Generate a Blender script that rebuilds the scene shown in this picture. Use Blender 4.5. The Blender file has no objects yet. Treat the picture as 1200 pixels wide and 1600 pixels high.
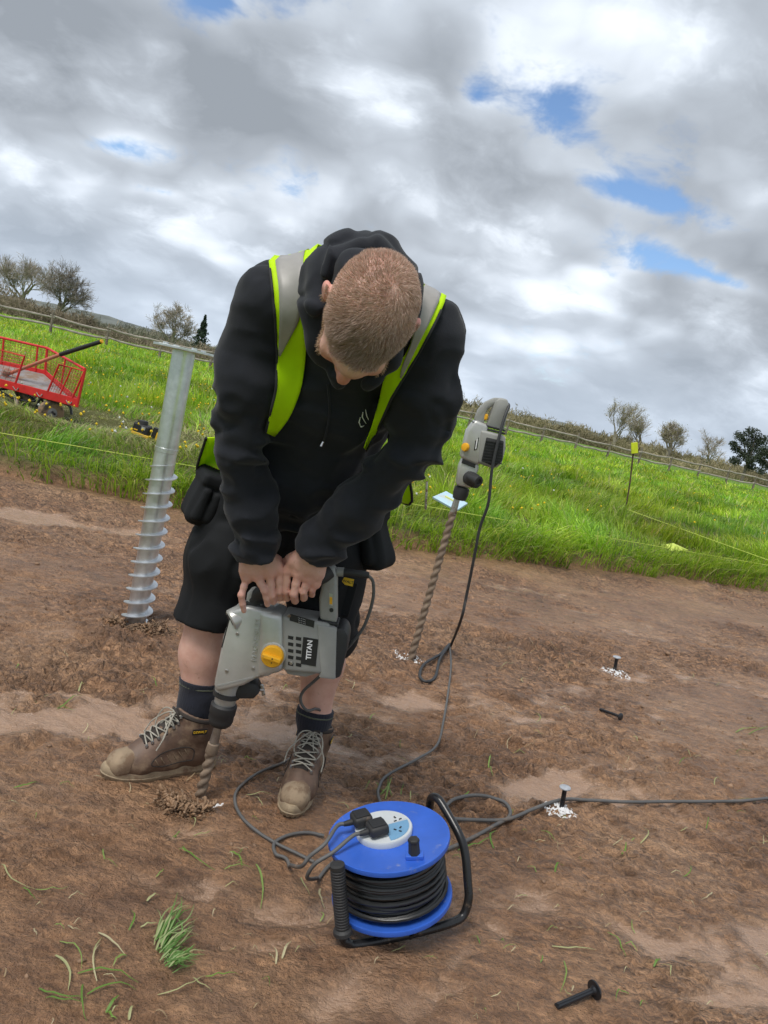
import bpy, bmesh, math, random
import numpy as np
from mathutils import Vector, Matrix

# ------------------------------------------------------------------ camera, sky, sun, exposure
SC = bpy.context.scene
COL = SC.collection
FPX = 1200.0                      # focal length in pixels of the 1200 x 1600 photograph
PHI = math.radians(13.0)          # the phone was held rolled
TH = math.radians(8.79)           # and tilted down
EYE = 1.2
cam_d = bpy.data.cameras.new('camera')
cam = bpy.data.objects.new('camera', cam_d)
COL.objects.link(cam)
cam_d.sensor_fit = 'VERTICAL'; cam_d.sensor_height = 36.0; cam_d.lens = FPX / 1600 * 36.0
cam_d.clip_start = 0.05; cam_d.clip_end = 6000
cF = Vector((0, math.cos(TH), -math.sin(TH))); cR = Vector((1, 0, 0)); cU = Vector((0, math.sin(TH), math.cos(TH)))
cX = cR * math.cos(PHI) + cU * math.sin(PHI); cY = -cR * math.sin(PHI) + cU * math.cos(PHI)
cam.matrix_world = Matrix(((cX.x, cY.x, -cF.x, 0), (cX.y, cY.y, -cF.y, 0), (cX.z, cY.z, -cF.z, EYE), (0, 0, 0, 1)))
SC.camera = cam
SC.render.resolution_x = 768; SC.render.resolution_y = 1024
SC.view_settings.view_transform = 'Standard'; SC.view_settings.look = 'None'
SC.view_settings.exposure = 0.52; SC.view_settings.gamma = 1.0
SC.view_settings.use_curve_mapping = False
SC.cycles.max_bounces = 6; SC.cycles.transparent_max_bounces = 6
SC.cycles.use_denoising = True
SC.cycles.use_adaptive_sampling = True; SC.cycles.adaptive_threshold = 0.025

def ray(x, y):
    u, v = x - 600.0, y - 800.0
    r = u * math.cos(PHI) + v * math.sin(PHI); d = -u * math.sin(PHI) + v * math.cos(PHI)
    return Vector((r, FPX * math.cos(TH) - d * math.sin(TH), -FPX * math.sin(TH) - d * math.cos(TH)))
def at(x, y, Y):
    """the place in the world seen at photo point (x, y) when it stands Y metres away"""
    a = ray(x, y); return Vector((0, 0, EYE)) + a * (Y / a.y)
def gp(x, y, z=0.0):
    """the place on level ground of height z seen at photo point (x, y)"""
    a = ray(x, y); return Vector((0, 0, EYE)) + a * ((z - EYE) / a.z)

class NT:
    """tiny node-tree writer"""
    def __init__(s, tree): s.t = tree; s.n = tree.nodes; s.l = tree.links
    def put(s, node, i, v):
        if v is None: return
        if isinstance(v, bpy.types.NodeSocket): s.l.new(v, node.inputs[i])
        else: node.inputs[i].default_value = v
    def math(s, op, a, b=None, c=None, clamp=False):
        n = s.n.new('ShaderNodeMath'); n.operation = op; n.use_clamp = clamp
        s.put(n, 0, a); s.put(n, 1, b); s.put(n, 2, c); return n.outputs[0]
    def noise(s, vec, scale, detail=4, rough=0.5, dist=0.0, lac=2.0):
        n = s.n.new('ShaderNodeTexNoise'); s.put(n, 'Vector', vec); s.put(n, 'Scale', scale); s.put(n, 'Detail', detail)
        s.put(n, 'Roughness', rough); s.put(n, 'Distortion', dist); s.put(n, 'Lacunarity', lac); return n.outputs[0]
    def voro(s, vec, scale, out=0, feature='F1'):
        n = s.n.new('ShaderNodeTexVoronoi'); n.feature = feature; s.put(n, 'Vector', vec); s.put(n, 'Scale', scale); return n.outputs[out]
    def ramp(s, f, stops, interp='LINEAR'):
        n = s.n.new('ShaderNodeValToRGB'); n.color_ramp.interpolation = interp; e = n.color_ramp.elements
        while len(e) < len(stops): e.new(0.5)
        for k, (p, c) in enumerate(stops):
            e[k].position = p; e[k].color = (*c, 1) if not isinstance(c, (int, float)) else (c, c, c, 1)
        s.put(n, 0, f); return n.outputs[0]
    def mix(s, f, a, b, mode='MIX'):
        n = s.n.new('ShaderNodeMix'); n.data_type = 'RGBA'; n.blend_type = mode
        s.put(n, 0, f)
        for i, v in ((6, a), (7, b)):
            if isinstance(v, tuple) and len(v) == 3: v = (*v, 1)
            s.put(n, i, v)
        return n.outputs[2]
    def smooth(s, x, lo, hi, a=0.0, b=1.0):
        n = s.n.new('ShaderNodeMapRange'); n.interpolation_type = 'SMOOTHSTEP'
        s.put(n, 0, x); s.put(n, 1, lo); s.put(n, 2, hi); s.put(n, 3, a); s.put(n, 4, b); return n.outputs[0]
    def mapping(s, vec, loc=(0, 0, 0), rot=(0, 0, 0), scale=(1, 1, 1)):
        n = s.n.new('ShaderNodeMapping'); s.put(n, 0, vec); s.put(n, 1, loc); s.put(n, 2, rot); s.put(n, 3, scale); return n.outputs[0]
    def xyz(s, v): n = s.n.new('ShaderNodeSeparateXYZ'); s.put(n, 0, v); return n.outputs
    def comb(s, x, y, z): n = s.n.new('ShaderNodeCombineXYZ'); s.put(n, 0, x); s.put(n, 1, y); s.put(n, 2, z); return n.outputs[0]
    def attr(s, name, out='Fac'): n = s.n.new('ShaderNodeAttribute'); n.attribute_name = name; return n.outputs[out]
    def coord(s, out='Object'): return s.n.new('ShaderNodeTexCoord').outputs[out]
    def bump(s, h, strength, dist, nrm=None):
        n = s.n.new('ShaderNodeBump'); s.put(n, 'Strength', strength); s.put(n, 'Distance', dist); s.put(n, 'Height', h)
        if nrm: s.put(n, 'Normal', nrm)
        return n.outputs[0]

SUN_EL, SUN_AZ = math.radians(62), math.radians(-140)    # high, behind the camera and to the left, veiled by cloud
world = bpy.data.worlds.new('World'); SC.world = world; world.use_nodes = True
world.node_tree.nodes.clear()
w = NT(world.node_tree)
sky = w.n.new('ShaderNodeTexSky'); sky.sky_type = 'NISHITA'; sky.sun_disc = False
sky.sun_elevation = SUN_EL; sky.sun_rotation = SUN_AZ; sky.air_density = 1.0; sky.dust_density = 0.3; sky.ozone_density = 5.0
gdir = w.coord('Generated'); gx, gy, gz = w.xyz(gdir)
gzp = w.math('MAXIMUM', gz, 0.0)
den = w.math('ADD', gzp, 0.42)
cu = w.math('DIVIDE', gx, den); cv = w.math('DIVIDE', gy, den)
cuv = w.comb(cu, cv, 0.0)
def sky_uv(px, py):
    d = ray(px, py).normalized(); k = max(d.z, 0) + 0.42; return d.x / k, d.y / k
def blob(px, py, rx, ry, amp):
    """a soft bank or gap in the cloud layer"""
    a, b = sky_uv(px, py)
    m = w.n.new('ShaderNodeMapping'); m.vector_type = 'TEXTURE'; w.put(m, 0, cuv); w.put(m, 1, (a, b, 0)); w.put(m, 3, (rx * 2.0, ry * 2.0, 1))
    g = w.n.new('ShaderNodeTexGradient'); g.gradient_type = 'QUADRATIC_SPHERE'; w.l.new(m.outputs[0], g.inputs[0])
    return w.math('MULTIPLY', g.outputs[1], amp * 1.15)
def total(lst):
    t = lst[0]
    for x in lst[1:]: t = w.math('ADD', t, x)
    return t
wn = w.n.new('ShaderNodeVectorMath'); wn.operation = 'MULTIPLY_ADD'
nc = w.n.new('ShaderNodeTexNoise'); w.put(nc, 'Vector', cuv); w.put(nc, 'Scale', 2.2); w.put(nc, 'Detail', 3); w.put(nc, 'Roughness', 0.6)
w.l.new(nc.outputs['Color'], wn.inputs[0]); wn.inputs[1].default_value = (0.20, 0.20, 0.0); w.l.new(cuv, wn.inputs[2])
cw = wn.outputs[0]
n_big = w.noise(cw, 1.9, 4, 0.52)
n_mid = w.noise(w.mapping(cw, (3.1, 7.7, 0)), 2.9, 6, 0.60)
n_fine = w.noise(w.mapping(cw, (9.1, 1.7, 2)), 11.0, 4, 0.64)
GAPS = [(865, 165, .075, .085, -.21), (330, 0, .07, .05, -.24), (180, 228, .13, .045, -.22), (990, 300, .13, .035, -.18), (1110, 430, .22, .04, -.20),
        (745, 150, .04, .05, -.20), (255, 300, .06, .03, -.16), (900, 470, .25, .03, -.10), (60, 185, .10, .03, -.10)]
gaps = total([blob(*g) for g in GAPS])
cover = w.math('ADD', w.math('ADD', w.math('MULTIPLY', n_big, 0.55), w.math('MULTIPLY', n_mid, 0.42)), gaps)
cover = w.math('ADD', cover, w.math('MULTIPLY', n_fine, 0.16))
cover = w.math('ADD', cover, w.math('MULTIPLY', w.math('SUBTRACT', n_fine, 0.5), 0.16)); alpha = w.smooth(cover, 0.345, 0.50)
# brightness of the cloud: thin edges and some billows white, thick bellies grey
TONE = [(430, 110, .30, .17, -.13), (1080, 200, .24, .13, -.14), (110, 110, .2, .14, -.08), (980, 35, .22, .08, .20), (640, 170, .08, .08, .05),
        (110, 285, .16, .07, .16), (925, 432, .05, .03, .18), (340, 405, .07, .05, .18), (700, 405, .10, .03, .06), (520, 330, .30, .05, -.05), (820, 470, .4, .06, -.03), (240, 70, .05, .04, .12)]
tone = total([blob(*t) for t in TONE])
lit = w.math('ADD', w.math('ADD', w.math('MULTIPLY', n_mid, 0.78), w.math('MULTIPLY', n_fine, 0.36)), w.math('MULTIPLY', tone, 1.25))
lit = w.math('ADD', w.math('ADD', lit, -0.01), w.math('MULTIPLY', w.math('SUBTRACT', 0.5, n_big), 0.55))
puff = w.n.new('ShaderNodeTexVoronoi'); puff.feature = 'F1'; w.put(puff, 'Vector', cw); w.put(puff, 'Scale', 4.6); w.put(puff, 'Detail', 1.0); w.put(puff, 'Roughness', 0.5)
lit = w.math('ADD', lit, w.math('MULTIPLY', w.math('SUBTRACT', 0.50, puff.outputs[0]), 0.34))
edge = w.smooth(cover, 0.42, 0.60, 0.15, 0.0)
lit = w.math('ADD', lit, edge)
ccol = w.ramp(lit, [(0.26, (0.275, 0.305, 0.345)), (0.42, (0.375, 0.412, 0.462)), (0.55, (0.50, 0.55, 0.615)), (0.68, (0.72, 0.78, 0.86)), (0.88, (1.02, 1.02, 1.02))])
cs = w.n.new('ShaderNodeVectorMath'); cs.operation = 'SCALE'; w.l.new(ccol, cs.inputs[0]); cs.inputs['Scale'].default_value = 8.8
sk = w.n.new('ShaderNodeVectorMath'); sk.operation = 'SCALE'; w.l.new(sky.outputs[0], sk.inputs[0]); sk.inputs['Scale'].default_value = 1.15
# air near the horizon: pale
hz = w.smooth(gz, 0.0, 0.20, 0.5, 0.0)
skyc = w.mix(alpha, sk.outputs[0], cs.outputs[0])
skyc = w.mix(hz, skyc, (4.5, 5.35, 6.5))
bg = w.n.new('ShaderNodeBackground'); bg.inputs['Strength'].default_value = 0.1
w.l.new(skyc, bg.inputs['Color'])
world.cycles.sampling_method = 'MANUAL'; world.cycles.sample_map_resolution = 512
wo = w.n.new('ShaderNodeOutputWorld'); w.l.new(bg.outputs[0], wo.inputs['Surface'])

sun_d = bpy.data.lights.new('sun', 'SUN'); sun = bpy.data.objects.new('sun', sun_d); COL.objects.link(sun)
sun_d.energy = 2.0; sun_d.angle = math.radians(24); sun_d.color = (1.0, 0.955, 0.89)
sdir = Vector((math.sin(SUN_AZ) * math.cos(SUN_EL), math.cos(SUN_AZ) * math.cos(SUN_EL), math.sin(SUN_EL)))
sun.rotation_euler = (-sdir).to_track_quat('-Z', 'Y').to_euler(); sun.location = sdir * 50

# ------------------------------------------------------------------ helpers: tags, noise, meshes
def tag(o, label=None, cat=None, group=None, kind=None):
    if label: o['label'] = label
    if cat: o['category'] = cat
    if group: o['group'] = group
    if kind: o['kind'] = kind
    return o
def empty(name, loc=(0, 0, 0), parent=None):
    o = bpy.data.objects.new(name, None); COL.objects.link(o); o.location = loc; o.empty_display_size = 0.1
    if parent: adopt(o, parent)
    return o
def adopt(o, parent):
    """parent o, keeping its mesh in world coordinates"""
    o.parent = parent
    m = Matrix.Identity(4)
    p = parent
    while p: m = p.matrix_basis @ p.matrix_parent_inverse.inverted() @ m if False else (p.matrix_parent_inverse @ p.matrix_basis) @ m; p = p.parent
    o.matrix_parent_inverse = m.inverted()
def link_mesh(name, me, m, parent=None, smooth=True):
    if m: me.materials.append(m)
    if smooth: me.polygons.foreach_set('use_smooth', np.ones(len(me.polygons), dtype=bool))
    o = bpy.data.objects.new(name, me); COL.objects.link(o)
    if parent: adopt(o, parent)
    return o
def np_mesh(name, V, F, attrs=None):
    """V (n,3) float array, F (m,3|4) int array -> mesh"""
    V = np.ascontiguousarray(V, dtype=np.float32); F = np.ascontiguousarray(F, dtype=np.int32)
    me = bpy.data.meshes.new(name); k = F.shape[1]
    me.vertices.add(len(V)); me.vertices.foreach_set('co', V.ravel())
    me.loops.add(F.size); me.loops.foreach_set('vertex_index', F.ravel())
    me.polygons.add(len(F)); me.polygons.foreach_set('loop_start', np.arange(len(F), dtype=np.int32) * k)
    try: me.polygons.foreach_set('loop_total', np.full(len(F), k, dtype=np.int32))
    except Exception: pass
    for nm, arr in (attrs or {}).items():
        arr = np.asarray(arr, dtype=np.float32)
        if arr.ndim == 1:
            a = me.attributes.new(nm, 'FLOAT', 'POINT'); a.data.foreach_set('value', arr)
        else:
            a = me.attributes.new(nm, 'FLOAT_COLOR', 'POINT')
            if arr.shape[1] == 3: arr = np.concatenate([arr, np.ones((len(arr), 1), np.float32)], 1)
            a.data.foreach_set('color', np.ascontiguousarray(arr).ravel())
    me.update(calc_edges=True); me.validate(); return me

def _h(ix, iy, iz, seed):
    n = (ix.astype(np.int64) * 374761393 + iy.astype(np.int64) * 668265263 + iz.astype(np.int64) * 2147483647 + seed * 1274126177) & 0xffffffff
    n = ((n ^ (n >> 13)) * 1274126177) & 0xffffffff
    n = ((n ^ (n >> 16)) * 2246822519) & 0xffffffff
    return ((n ^ (n >> 15)) & 0xffffff) / float(0xffffff) * 2 - 1
def vn2(x, y, seed=0):
    x = np.asarray(x, float); y = np.asarray(y, float)
    ix = np.floor(x); iy = np.floor(y); fx = x - ix; fy = y - iy
    fx = fx * fx * fx * (fx * (fx * 6 - 15) + 10); fy = fy * fy * fy * (fy * (fy * 6 - 15) + 10); z = np.zeros_like(ix)
    a = _h(ix, iy, z, seed); b = _h(ix + 1, iy, z, seed); c = _h(ix, iy + 1, z, seed); d = _h(ix + 1, iy + 1, z, seed)
    return (a * (1 - fx) + b * fx) * (1 - fy) + (c * (1 - fx) + d * fx) * fy
def fbm2(x, y, oct=4, gain=0.5, seed=0):
    s = 0; a = 1.0; t = 0
    for o in range(oct):
        s = s + a * vn2(x * 2 ** o + o * 17.3, y * 2 ** o - o * 9.1, seed + o); t += a; a *= gain
    return s / t
def vn3(x, y, z, seed=0):
    ix, iy, iz = np.floor(x), np.floor(y), np.floor(z); fx, fy, fz = x - ix, y - iy, z - iz
    fx, fy, fz = [f * f * (3 - 2 * f) for f in (fx, fy, fz)]
    r = 0
    for dz in (0, 1):
        for dy in (0, 1):
            for dx in (0, 1):
                r = r + _h(ix + dx, iy + dy, iz + dz, seed) * (fx if dx else 1 - fx) * (fy if dy else 1 - fy) * (fz if dz else 1 - fz)
    return r

def worley2(x, y, seed=0):
    """distance to the nearest cell border (roughly 0..1) and a random value per cell"""
    ix, iy = np.floor(x), np.floor(y); f1 = np.full(x.shape, 9.0); f2 = np.full(x.shape, 9.0); rv = np.zeros(x.shape)
    for dx in (-1, 0, 1):
        for dy in (-1, 0, 1):
            cx, cy = ix + dx, iy + dy; z = np.zeros_like(cx); a = cx + 0.5 + 0.46 * _h(cx, cy, z, seed); b = cy + 0.5 + 0.46 * _h(cx, cy, z + 1, seed)
            d = np.hypot(x - a, y - b); n = d < f1; f2 = np.where(n, f1, np.minimum(f2, d)); rv = np.where(n, _h(cx, cy, z + 2, seed), rv); f1 = np.where(n, d, f1)
    return f2 - f1, rv
class MB:
    """collects simple shapes; build() links them as one mesh object"""
    def __init__(s): s.v = []; s.f = []
    def add(s, V, F):
        k = len(s.v); s.v += [tuple(p) for p in V]; s.f += [tuple(i + k for i in q) for q in F]; return s
    def box(s, c, half, R=None):
        c = Vector(c); V = []
        for z in (-1, 1):
            for y in (-1, 1):
                for x in (-1, 1):
                    p = Vector((x * half[0], y * half[1], z * half[2])); V.append(c + (R @ p if R else p))
        return s.add(V, [(0, 2, 3, 1), (4, 5, 7, 6), (0, 1, 5, 4), (2, 6, 7, 3), (0, 4, 6, 2), (1, 3, 7, 5)])
    def tube(s, pts, r, n=8, caps=True, flat=None):
        pts = [Vector(p) for p in pts]; m = len(pts); rs = r if hasattr(r, '__len__') else [r] * m
        t0 = (pts[1] - pts[0]).normalized(); ref = Vector((0, 0, 1)) if abs(t0.z) < 0.9 else Vector((1, 0, 0))
        nrm = (ref - t0 * ref.dot(t0)).normalized(); V = []; F = []
        for i, p in enumerate(pts):
            t = ((pts[min(i + 1, m - 1)] - p).normalized() + (p - pts[max(i - 1, 0)]).normalized())
            t = t.normalized() if t.length > 1e-9 else t0
            nrm = (nrm - t * nrm.dot(t)); nrm = nrm.normalized() if nrm.length > 1e-6 else t.orthogonal().normalized()
            b = t.cross(nrm)
            for k in range(n):
                a = 2 * math.pi * k / n; V.append(p + (nrm * math.cos(a) + b * math.sin(a)) * rs[i])
        for i in range(m - 1):
            for k in range(n):
                F.append((i * n + k, i * n + (k + 1) % n, (i + 1) * n + (k + 1) % n, (i + 1) * n + k))
        if caps: F.append(tuple(range(n - 1, -1, -1))); F.append(tuple((m - 1) * n + k for k in range(n)))
        return s.add(V, F)
    def lathe(s, prof, n=32, M=None, close=True):
        """prof: (radius, z) pairs"""
        V = []; F = []; M = M or Matrix.Identity(4); m = len(prof)
        for (r, z) in prof:
            for k in range(n):
                a = 2 * math.pi * k / n; V.append(M @ Vector((r * math.cos(a), r * math.sin(a), z)))
        for i in range(m - 1):
            for k in range(n): F.append((i * n + k, i * n + (k + 1) % n, (i + 1) * n + (k + 1) % n, (i + 1) * n + k))
        if close: F.append(tuple(range(n - 1, -1, -1))); F.append(tuple((m - 1) * n + k for k in range(n)))
        return s.add(V, F)
    def prism(s, poly, y0, y1, M=None):
        """polygon of (x, z) pairs (counter-clockwise seen from -y), swept from y0 to y1"""
        M = M or Matrix.Identity(4); n = len(poly)
        V = [M @ Vector((x, y0, z)) for x, z in poly] + [M @ Vector((x, y1, z)) for x, z in poly]
        F = [tuple(range(n)), tuple(range(2 * n - 1, n - 1, -1))] + [(k + n, (k + 1) % n + n, (k + 1) % n, k) for k in range(n)]
        return s.add(V, F)
    def build(s, name, m, parent=None, smooth=False, bevel=0.0, seg=2, auto=True):
        me = bpy.data.meshes.new(name); me.from_pydata([tuple(v) for v in s.v], [], s.f); me.validate()
        bm = bmesh.new(); bm.from_mesh(me); bmesh.ops.recalc_face_normals(bm, faces=bm.faces)
        if bevel:
            es = [e for e in bm.edges if len(e.link_faces) == 2 and e.calc_face_angle(0) > 0.5]
            bmesh.ops.bevel(bm, geom=es, offset=bevel, segments=seg, profile=0.5, affect='EDGES', clamp_overlap=True)
        if smooth:
            for f in bm.faces: f.smooth = True
            for e in bm.edges:
                if len(e.link_faces) == 2 and e.calc_face_angle(0) > 0.7: e.smooth = False
        bm.to_mesh(me); bm.free()
        return link_mesh(name, me, m, parent, smooth=False)

def catmull(P, n=8, closed=False):
    P = [Vector(p) for p in P]; out = []; m = len(P)
    for i in range(m - 1):
        p0 = P[i - 1] if i else P[0] * 2 - P[1]; p1 = P[i]; p2 = P[i + 1]; p3 = P[i + 2] if i + 2 < m else P[-1] * 2 - P[-2]
        for k in range(n):
            t = k / n
            out.append(0.5 * ((2 * p1) + (p2 - p0) * t + (2 * p0 - 5 * p1 + 4 * p2 - p3) * t * t + (3 * p1 - p0 - 3 * p2 + p3) * t ** 3))
    return out + [P[-1]]

# ------------------------------------------------------------------ materials
def mat(name, col, rough=0.6, metal=0.0, var=0.12, vs=12.0, bump=0.15, bs=60.0, bd=0.004, dirt=None, ds=6.0, dt=0.58, spec=0.5, coat=0.0, rv=0.1, sheen=0.0, trans=0.0):
    """a principled material with grain, tonal variation and optional mud"""
    m = bpy.data.materials.new(name); m.use_nodes = True; m.node_tree.nodes.clear(); t = NT(m.node_tree)
    P = t.coord('Object')
    n1 = t.noise(P, vs, 5, 0.6)
    c = t.mix(t.ramp(n1, [(0.3, 0.0), (0.7, 1.0)]), tuple(x * (1 - var) for x in col), tuple(min(1, x * (1 + var)) for x in col))
    r = t.math('ADD', rough - rv, t.math('MULTIPLY', n1, 2 * rv), clamp=True)
    if dirt:
        dm = t.smooth(t.noise(P, ds, 8, 0.68), dt - 0.06, dt + 0.09)
        c = t.mix(dm, c, dirt); r = t.math('ADD', r, t.math('MULTIPLY', dm, 0.3), clamp=True)
    b = t.n.new('ShaderNodeBsdfPrincipled'); t.put(b, 'Base Color', c); t.put(b, 'Roughness', r); t.put(b, 'Metallic', metal)
    t.put(b, 'Specular IOR Level', spec); t.put(b, 'Coat Weight', coat)
    if sheen: t.put(b, 'Sheen Weight', sheen); t.put(b, 'Sheen Roughness', 0.5)
    if bump: t.put(b, 'Normal', t.bump(t.noise(P, bs, 4, 0.6), bump, bd))
    out = t.n.new('ShaderNodeOutputMaterial')
    sh = b.outputs[0]
    if trans:
        tr = t.n.new('ShaderNodeBsdfTranslucent'); t.put(tr, 'Color', c); ms = t.n.new('ShaderNodeMixShader'); t.put(ms, 0, trans)
        t.l.new(sh, ms.inputs[1]); t.l.new(tr.outputs[0], ms.inputs[2]); sh = ms.outputs[0]
    t.l.new(sh, out.inputs[0]); return m
MUD = (0.30, 0.195, 0.125)
# ------------------------------------------------------------------ the ground: scraped mud, its bank, the field
BX = np.array([-14.0, -6.0, -2.72, -1.2, 0.17, 1.0, 1.84, 3.0, 4.3, 6.5, 14.0, 30.0])
BY = np.array([2.6, 4.55, 5.34, 5.62, 5.97, 6.45, 6.98, 7.6, 8.37, 9.6, 13.8, 23.0])
def bank_y(x):
    return np.interp(x, BX, BY) + 0.17 * fbm2(np.asarray(x) * 1.9, np.asarray(x) * 0 + 3.3, 4, 0.6, 5)
FIELD_Z = 0.14
def field_z(x, y):
    return FIELD_Z + 0.05 * fbm2(x * 0.35, y * 0.35, 3, 0.5, 31) * np.clip((y - 5) / 10, 0.4, 1)
STREAK = math.radians(24)
def mud_fields(x, y):
    """height, wetness of the mud at (x, y)"""
    c, s = math.cos(STREAK), math.sin(STREAK); a = x * c + y * s; b = -x * s + y * c
    wx = a + 0.15 * fbm2(a * 2, b * 2, 3, 0.5, 3); wy = b + 0.15 * fbm2(a * 2 + 7, b * 2, 3, 0.5, 4)
    big = fbm2(wx * 0.9, wy * 1.6, 4, 0.5, 11)
    rak = fbm2(wx * 4.0, wy * 13.0, 4, 0.55, 12)                     # scrape marks along the bank
    clod = fbm2(wx * 11, wy * 15, 4, 0.58, 13)
    crumb = fbm2(x * 34, y * 34, 3, 0.6, 14)
    roughn = np.clip(0.55 + 0.9 * fbm2(x * 1.1, y * 1.4, 3, 0.5, 21), 0.12, 1.25)
    wet = fbm2(wx * 1.1 + 3, wy * 2.6 + 5, 4, 0.55, 41) - 0.30
    for (px, py, rx, ry, am) in WETS:
        g = gp(px, py); dx = (x - g.x) * c + (y - g.y) * s; dy = -(x - g.x) * s + (y - g.y) * c
        wet = wet + am * np.exp(-(dx / rx) ** 2 - (dy / ry) ** 2)
    wet = np.clip((wet + 0.42 * clod + 0.30 * rak) * 2.3, 0, 1); wet = wet * wet * (3 - 2 * wet)
    ridg = 1 - np.abs(clod) * 2
    bill = np.abs(fbm2(wx * 20, wy * 26, 3, 0.55, 15)); grit = fbm2(x * 75, y * 75, 2, 0.6, 16)
    h = 0.030 * big + roughn * (0.022 * rak + 0.030 * clod + 0.042 * (bill - 0.2) + 0.012 * np.clip(ridg, 0, 1) + 0.017 * crumb + 0.0065 * grit)
    cm = np.clip(0.52 + 1.7 * fbm2(wx * 0.9 + 2, wy * 1.5, 4, 0.6, 51), 0, 1)            # churned clods here, trodden smooth there
    jx, jy = 0.35 * vn2(x * 22, y * 22, 52), 0.35 * vn2(x * 22 + 5, y * 22, 53)
    e1_, v1_ = worley2(wx * 15 + jx, wy * 22 + jy, 54); e2_, v2_ = worley2(x * 42 + 2 * jx, y * 46 + 2 * jy, 55)
    cl1 = np.clip(e1_ * 3.2, 0, 1) ** 0.6 * (0.55 + 0.45 * v1_); cl2 = np.clip(e2_ * 3.0, 0, 1) ** 0.7 * (0.6 + 0.4 * v2_)
    h = h * (0.45 + 0.75 * cm) + cm * (0.019 * cl1 + 0.011 * cl2 - 0.014) + (1 - cm) * 0.0022 * cl2
    h = h * (1 - 0.70 * wet) - 0.008 * wet
    return h, np.maximum(wet, 0), clod, cm * (1 - wet)
WETS = [(130, 825, .9, .14, .62), (0, 800, .7, .16, .5), (700, 905, .9, .12, .55), (800, 920, .5, .10, .40), (960, 960, .8, .10, .42), (1040, 1060, .5, .14, .48),
        (840, 1235, .25, .10, .55), (300, 1305, .14, .08, .5), (240, 1290, .25, .07, .42), (400, 1130, .35, .12, .42), (160, 1120, .3, .12, .35), (130, 960, .35, .10, .36),
        (255, 985, .25, .09, .40), (620, 1100, .25, .1, .25), (1130, 1190, .4, .1, .38), (1000, 1200, .35, .09, .35), (560, 1560, .2, .1, .3), (1050, 1480, .3, .12, .32), (60, 1300, .2, .1, .28)]
nr = 690; nc_ = 540
ys = 0.55 * (13.5 / 0.55) ** (np.arange(nr) / (nr - 1)); ss = np.linspace(-1.05, 1.15, nc_)
S_, Y_ = np.meshgrid(ss, ys); X_ = S_ * (Y_ + 1.15)
x = X_.ravel(); y = Y_.ravel()
h, wet, clod, churn = mud_fields(x, y)
by = bank_y(x); tt = np.clip((y - by) / 0.16, 0, 1); tt = tt * tt * (3 - 2 * tt)
near_bank = np.exp(-((y - by + 0.15) / 0.25) ** 2)
h = h + near_bank * 0.02
z = h * (1 - tt) + tt * (field_z(x, y) + 0.4 * h)
wet = wet * (1 - np.clip((y - by + 0.5) / 0.4, 0, 1))
# hollows where things press into the mud
for (px, py, rr, dp) in [(312, 1240, .07, .03), (212, 975, .08, .02), (640, 1032, .05, .02)]:
    g = gp(px, py); z = z - dp * np.exp(-(((x - g.x) ** 2 + (y - g.y) ** 2) / rr ** 2))
# flatten under the boots and the reel so that they stand on the mud
for (cx, cy, rr) in [(-0.46, 2.05, .20), (-0.04, 2.12, .17), (0.21, 1.66, .17)]:
    k = np.exp(-(((x - cx) ** 2 + (y - cy) ** 2) / rr ** 2) ** 2); z = z * (1 - 0.85 * k) - 0.004 * k
i = np.arange((nr - 1) * (nc_ - 1)); r_ = i // (nc_ - 1); c_ = i % (nc_ - 1); k0 = r_ * nc_ + c_
F = np.stack([k0, k0 + 1, k0 + nc_ + 1, k0 + nc_], 1)
GZ = z.reshape(nr, nc_)
def ground_z(px, py):
    """height of the ground sheet at world x, y (arrays)"""
    px = np.asarray(px, float); py = np.asarray(py, float)
    fr = np.log(np.clip(py, 0.56, 13.4) / 0.55) / math.log(13.5 / 0.55) * (nr - 1); fs = (np.clip(px / (py + 1.15), -1.049, 1.149) + 1.05) / 2.2 * (nc_ - 1)
    r0 = np.clip(np.floor(fr).astype(int), 0, nr - 2); c0 = np.clip(np.floor(fs).astype(int), 0, nc_ - 2); a = fr - r0; b = fs - c0
    return (GZ[r0, c0] * (1 - a) * (1 - b) + GZ[r0 + 1, c0] * a * (1 - b) + GZ[r0, c0 + 1] * (1 - a) * b + GZ[r0 + 1, c0 + 1] * a * b)
def gz1(px, py): return float(ground_z(np.array([px]), np.array([py]))[0])
def on(px, py, dz=0.0):
    g = gp(px, py); g.z = gz1(g.x, g.y) + dz; return g
green = np.clip((y - by - 0.05) / 0.12 + 0.3 * clod, 0, 1)
mg = bpy.data.materials.new('mud'); mg.use_nodes = True; mg.node_tree.nodes.clear(); t = NT(mg.node_tree)
P = t.coord('Object'); Ps = t.mapping(P, rot=(0, 0, -STREAK), scale=(0.42, 1.25, 1))
aw = t.attr('wet'); ag = t.attr('green'); ac = t.attr('churn')
n1 = t.noise(P, 1.4, 6, 0.6); n2 = t.noise(Ps, 16, 7, 0.66); n3 = t.noise(P, 95, 5, 0.65); n4 = t.noise(Ps, 4.2, 5, 0.6)
base = t.ramp(n1, [(0.30, (0.235, 0.124, 0.066)), (0.50, (0.362, 0.202, 0.110)), (0.72, (0.465, 0.285, 0.168))])
grain = t.ramp(n2, [(0.26, (0.40, 0.36, 0.34)), (0.46, (0.92, 0.90, 0.88)), (0.70, (1.28, 1.28, 1.26))])
base = t.mix(1.0, base, grain, 'MULTIPLY')
base = t.mix(1.0, base, t.ramp(n3, [(0.28, 0.66), (0.50, 1.0), (0.75, 1.22)]), 'MULTIPLY')
n5 = t.noise(P, 260, 3, 0.7); base = t.mix(1.0, base, t.ramp(n5, [(0.30, 0.78), (0.5, 1.0), (0.72, 1.16)]), 'MULTIPLY')
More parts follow.
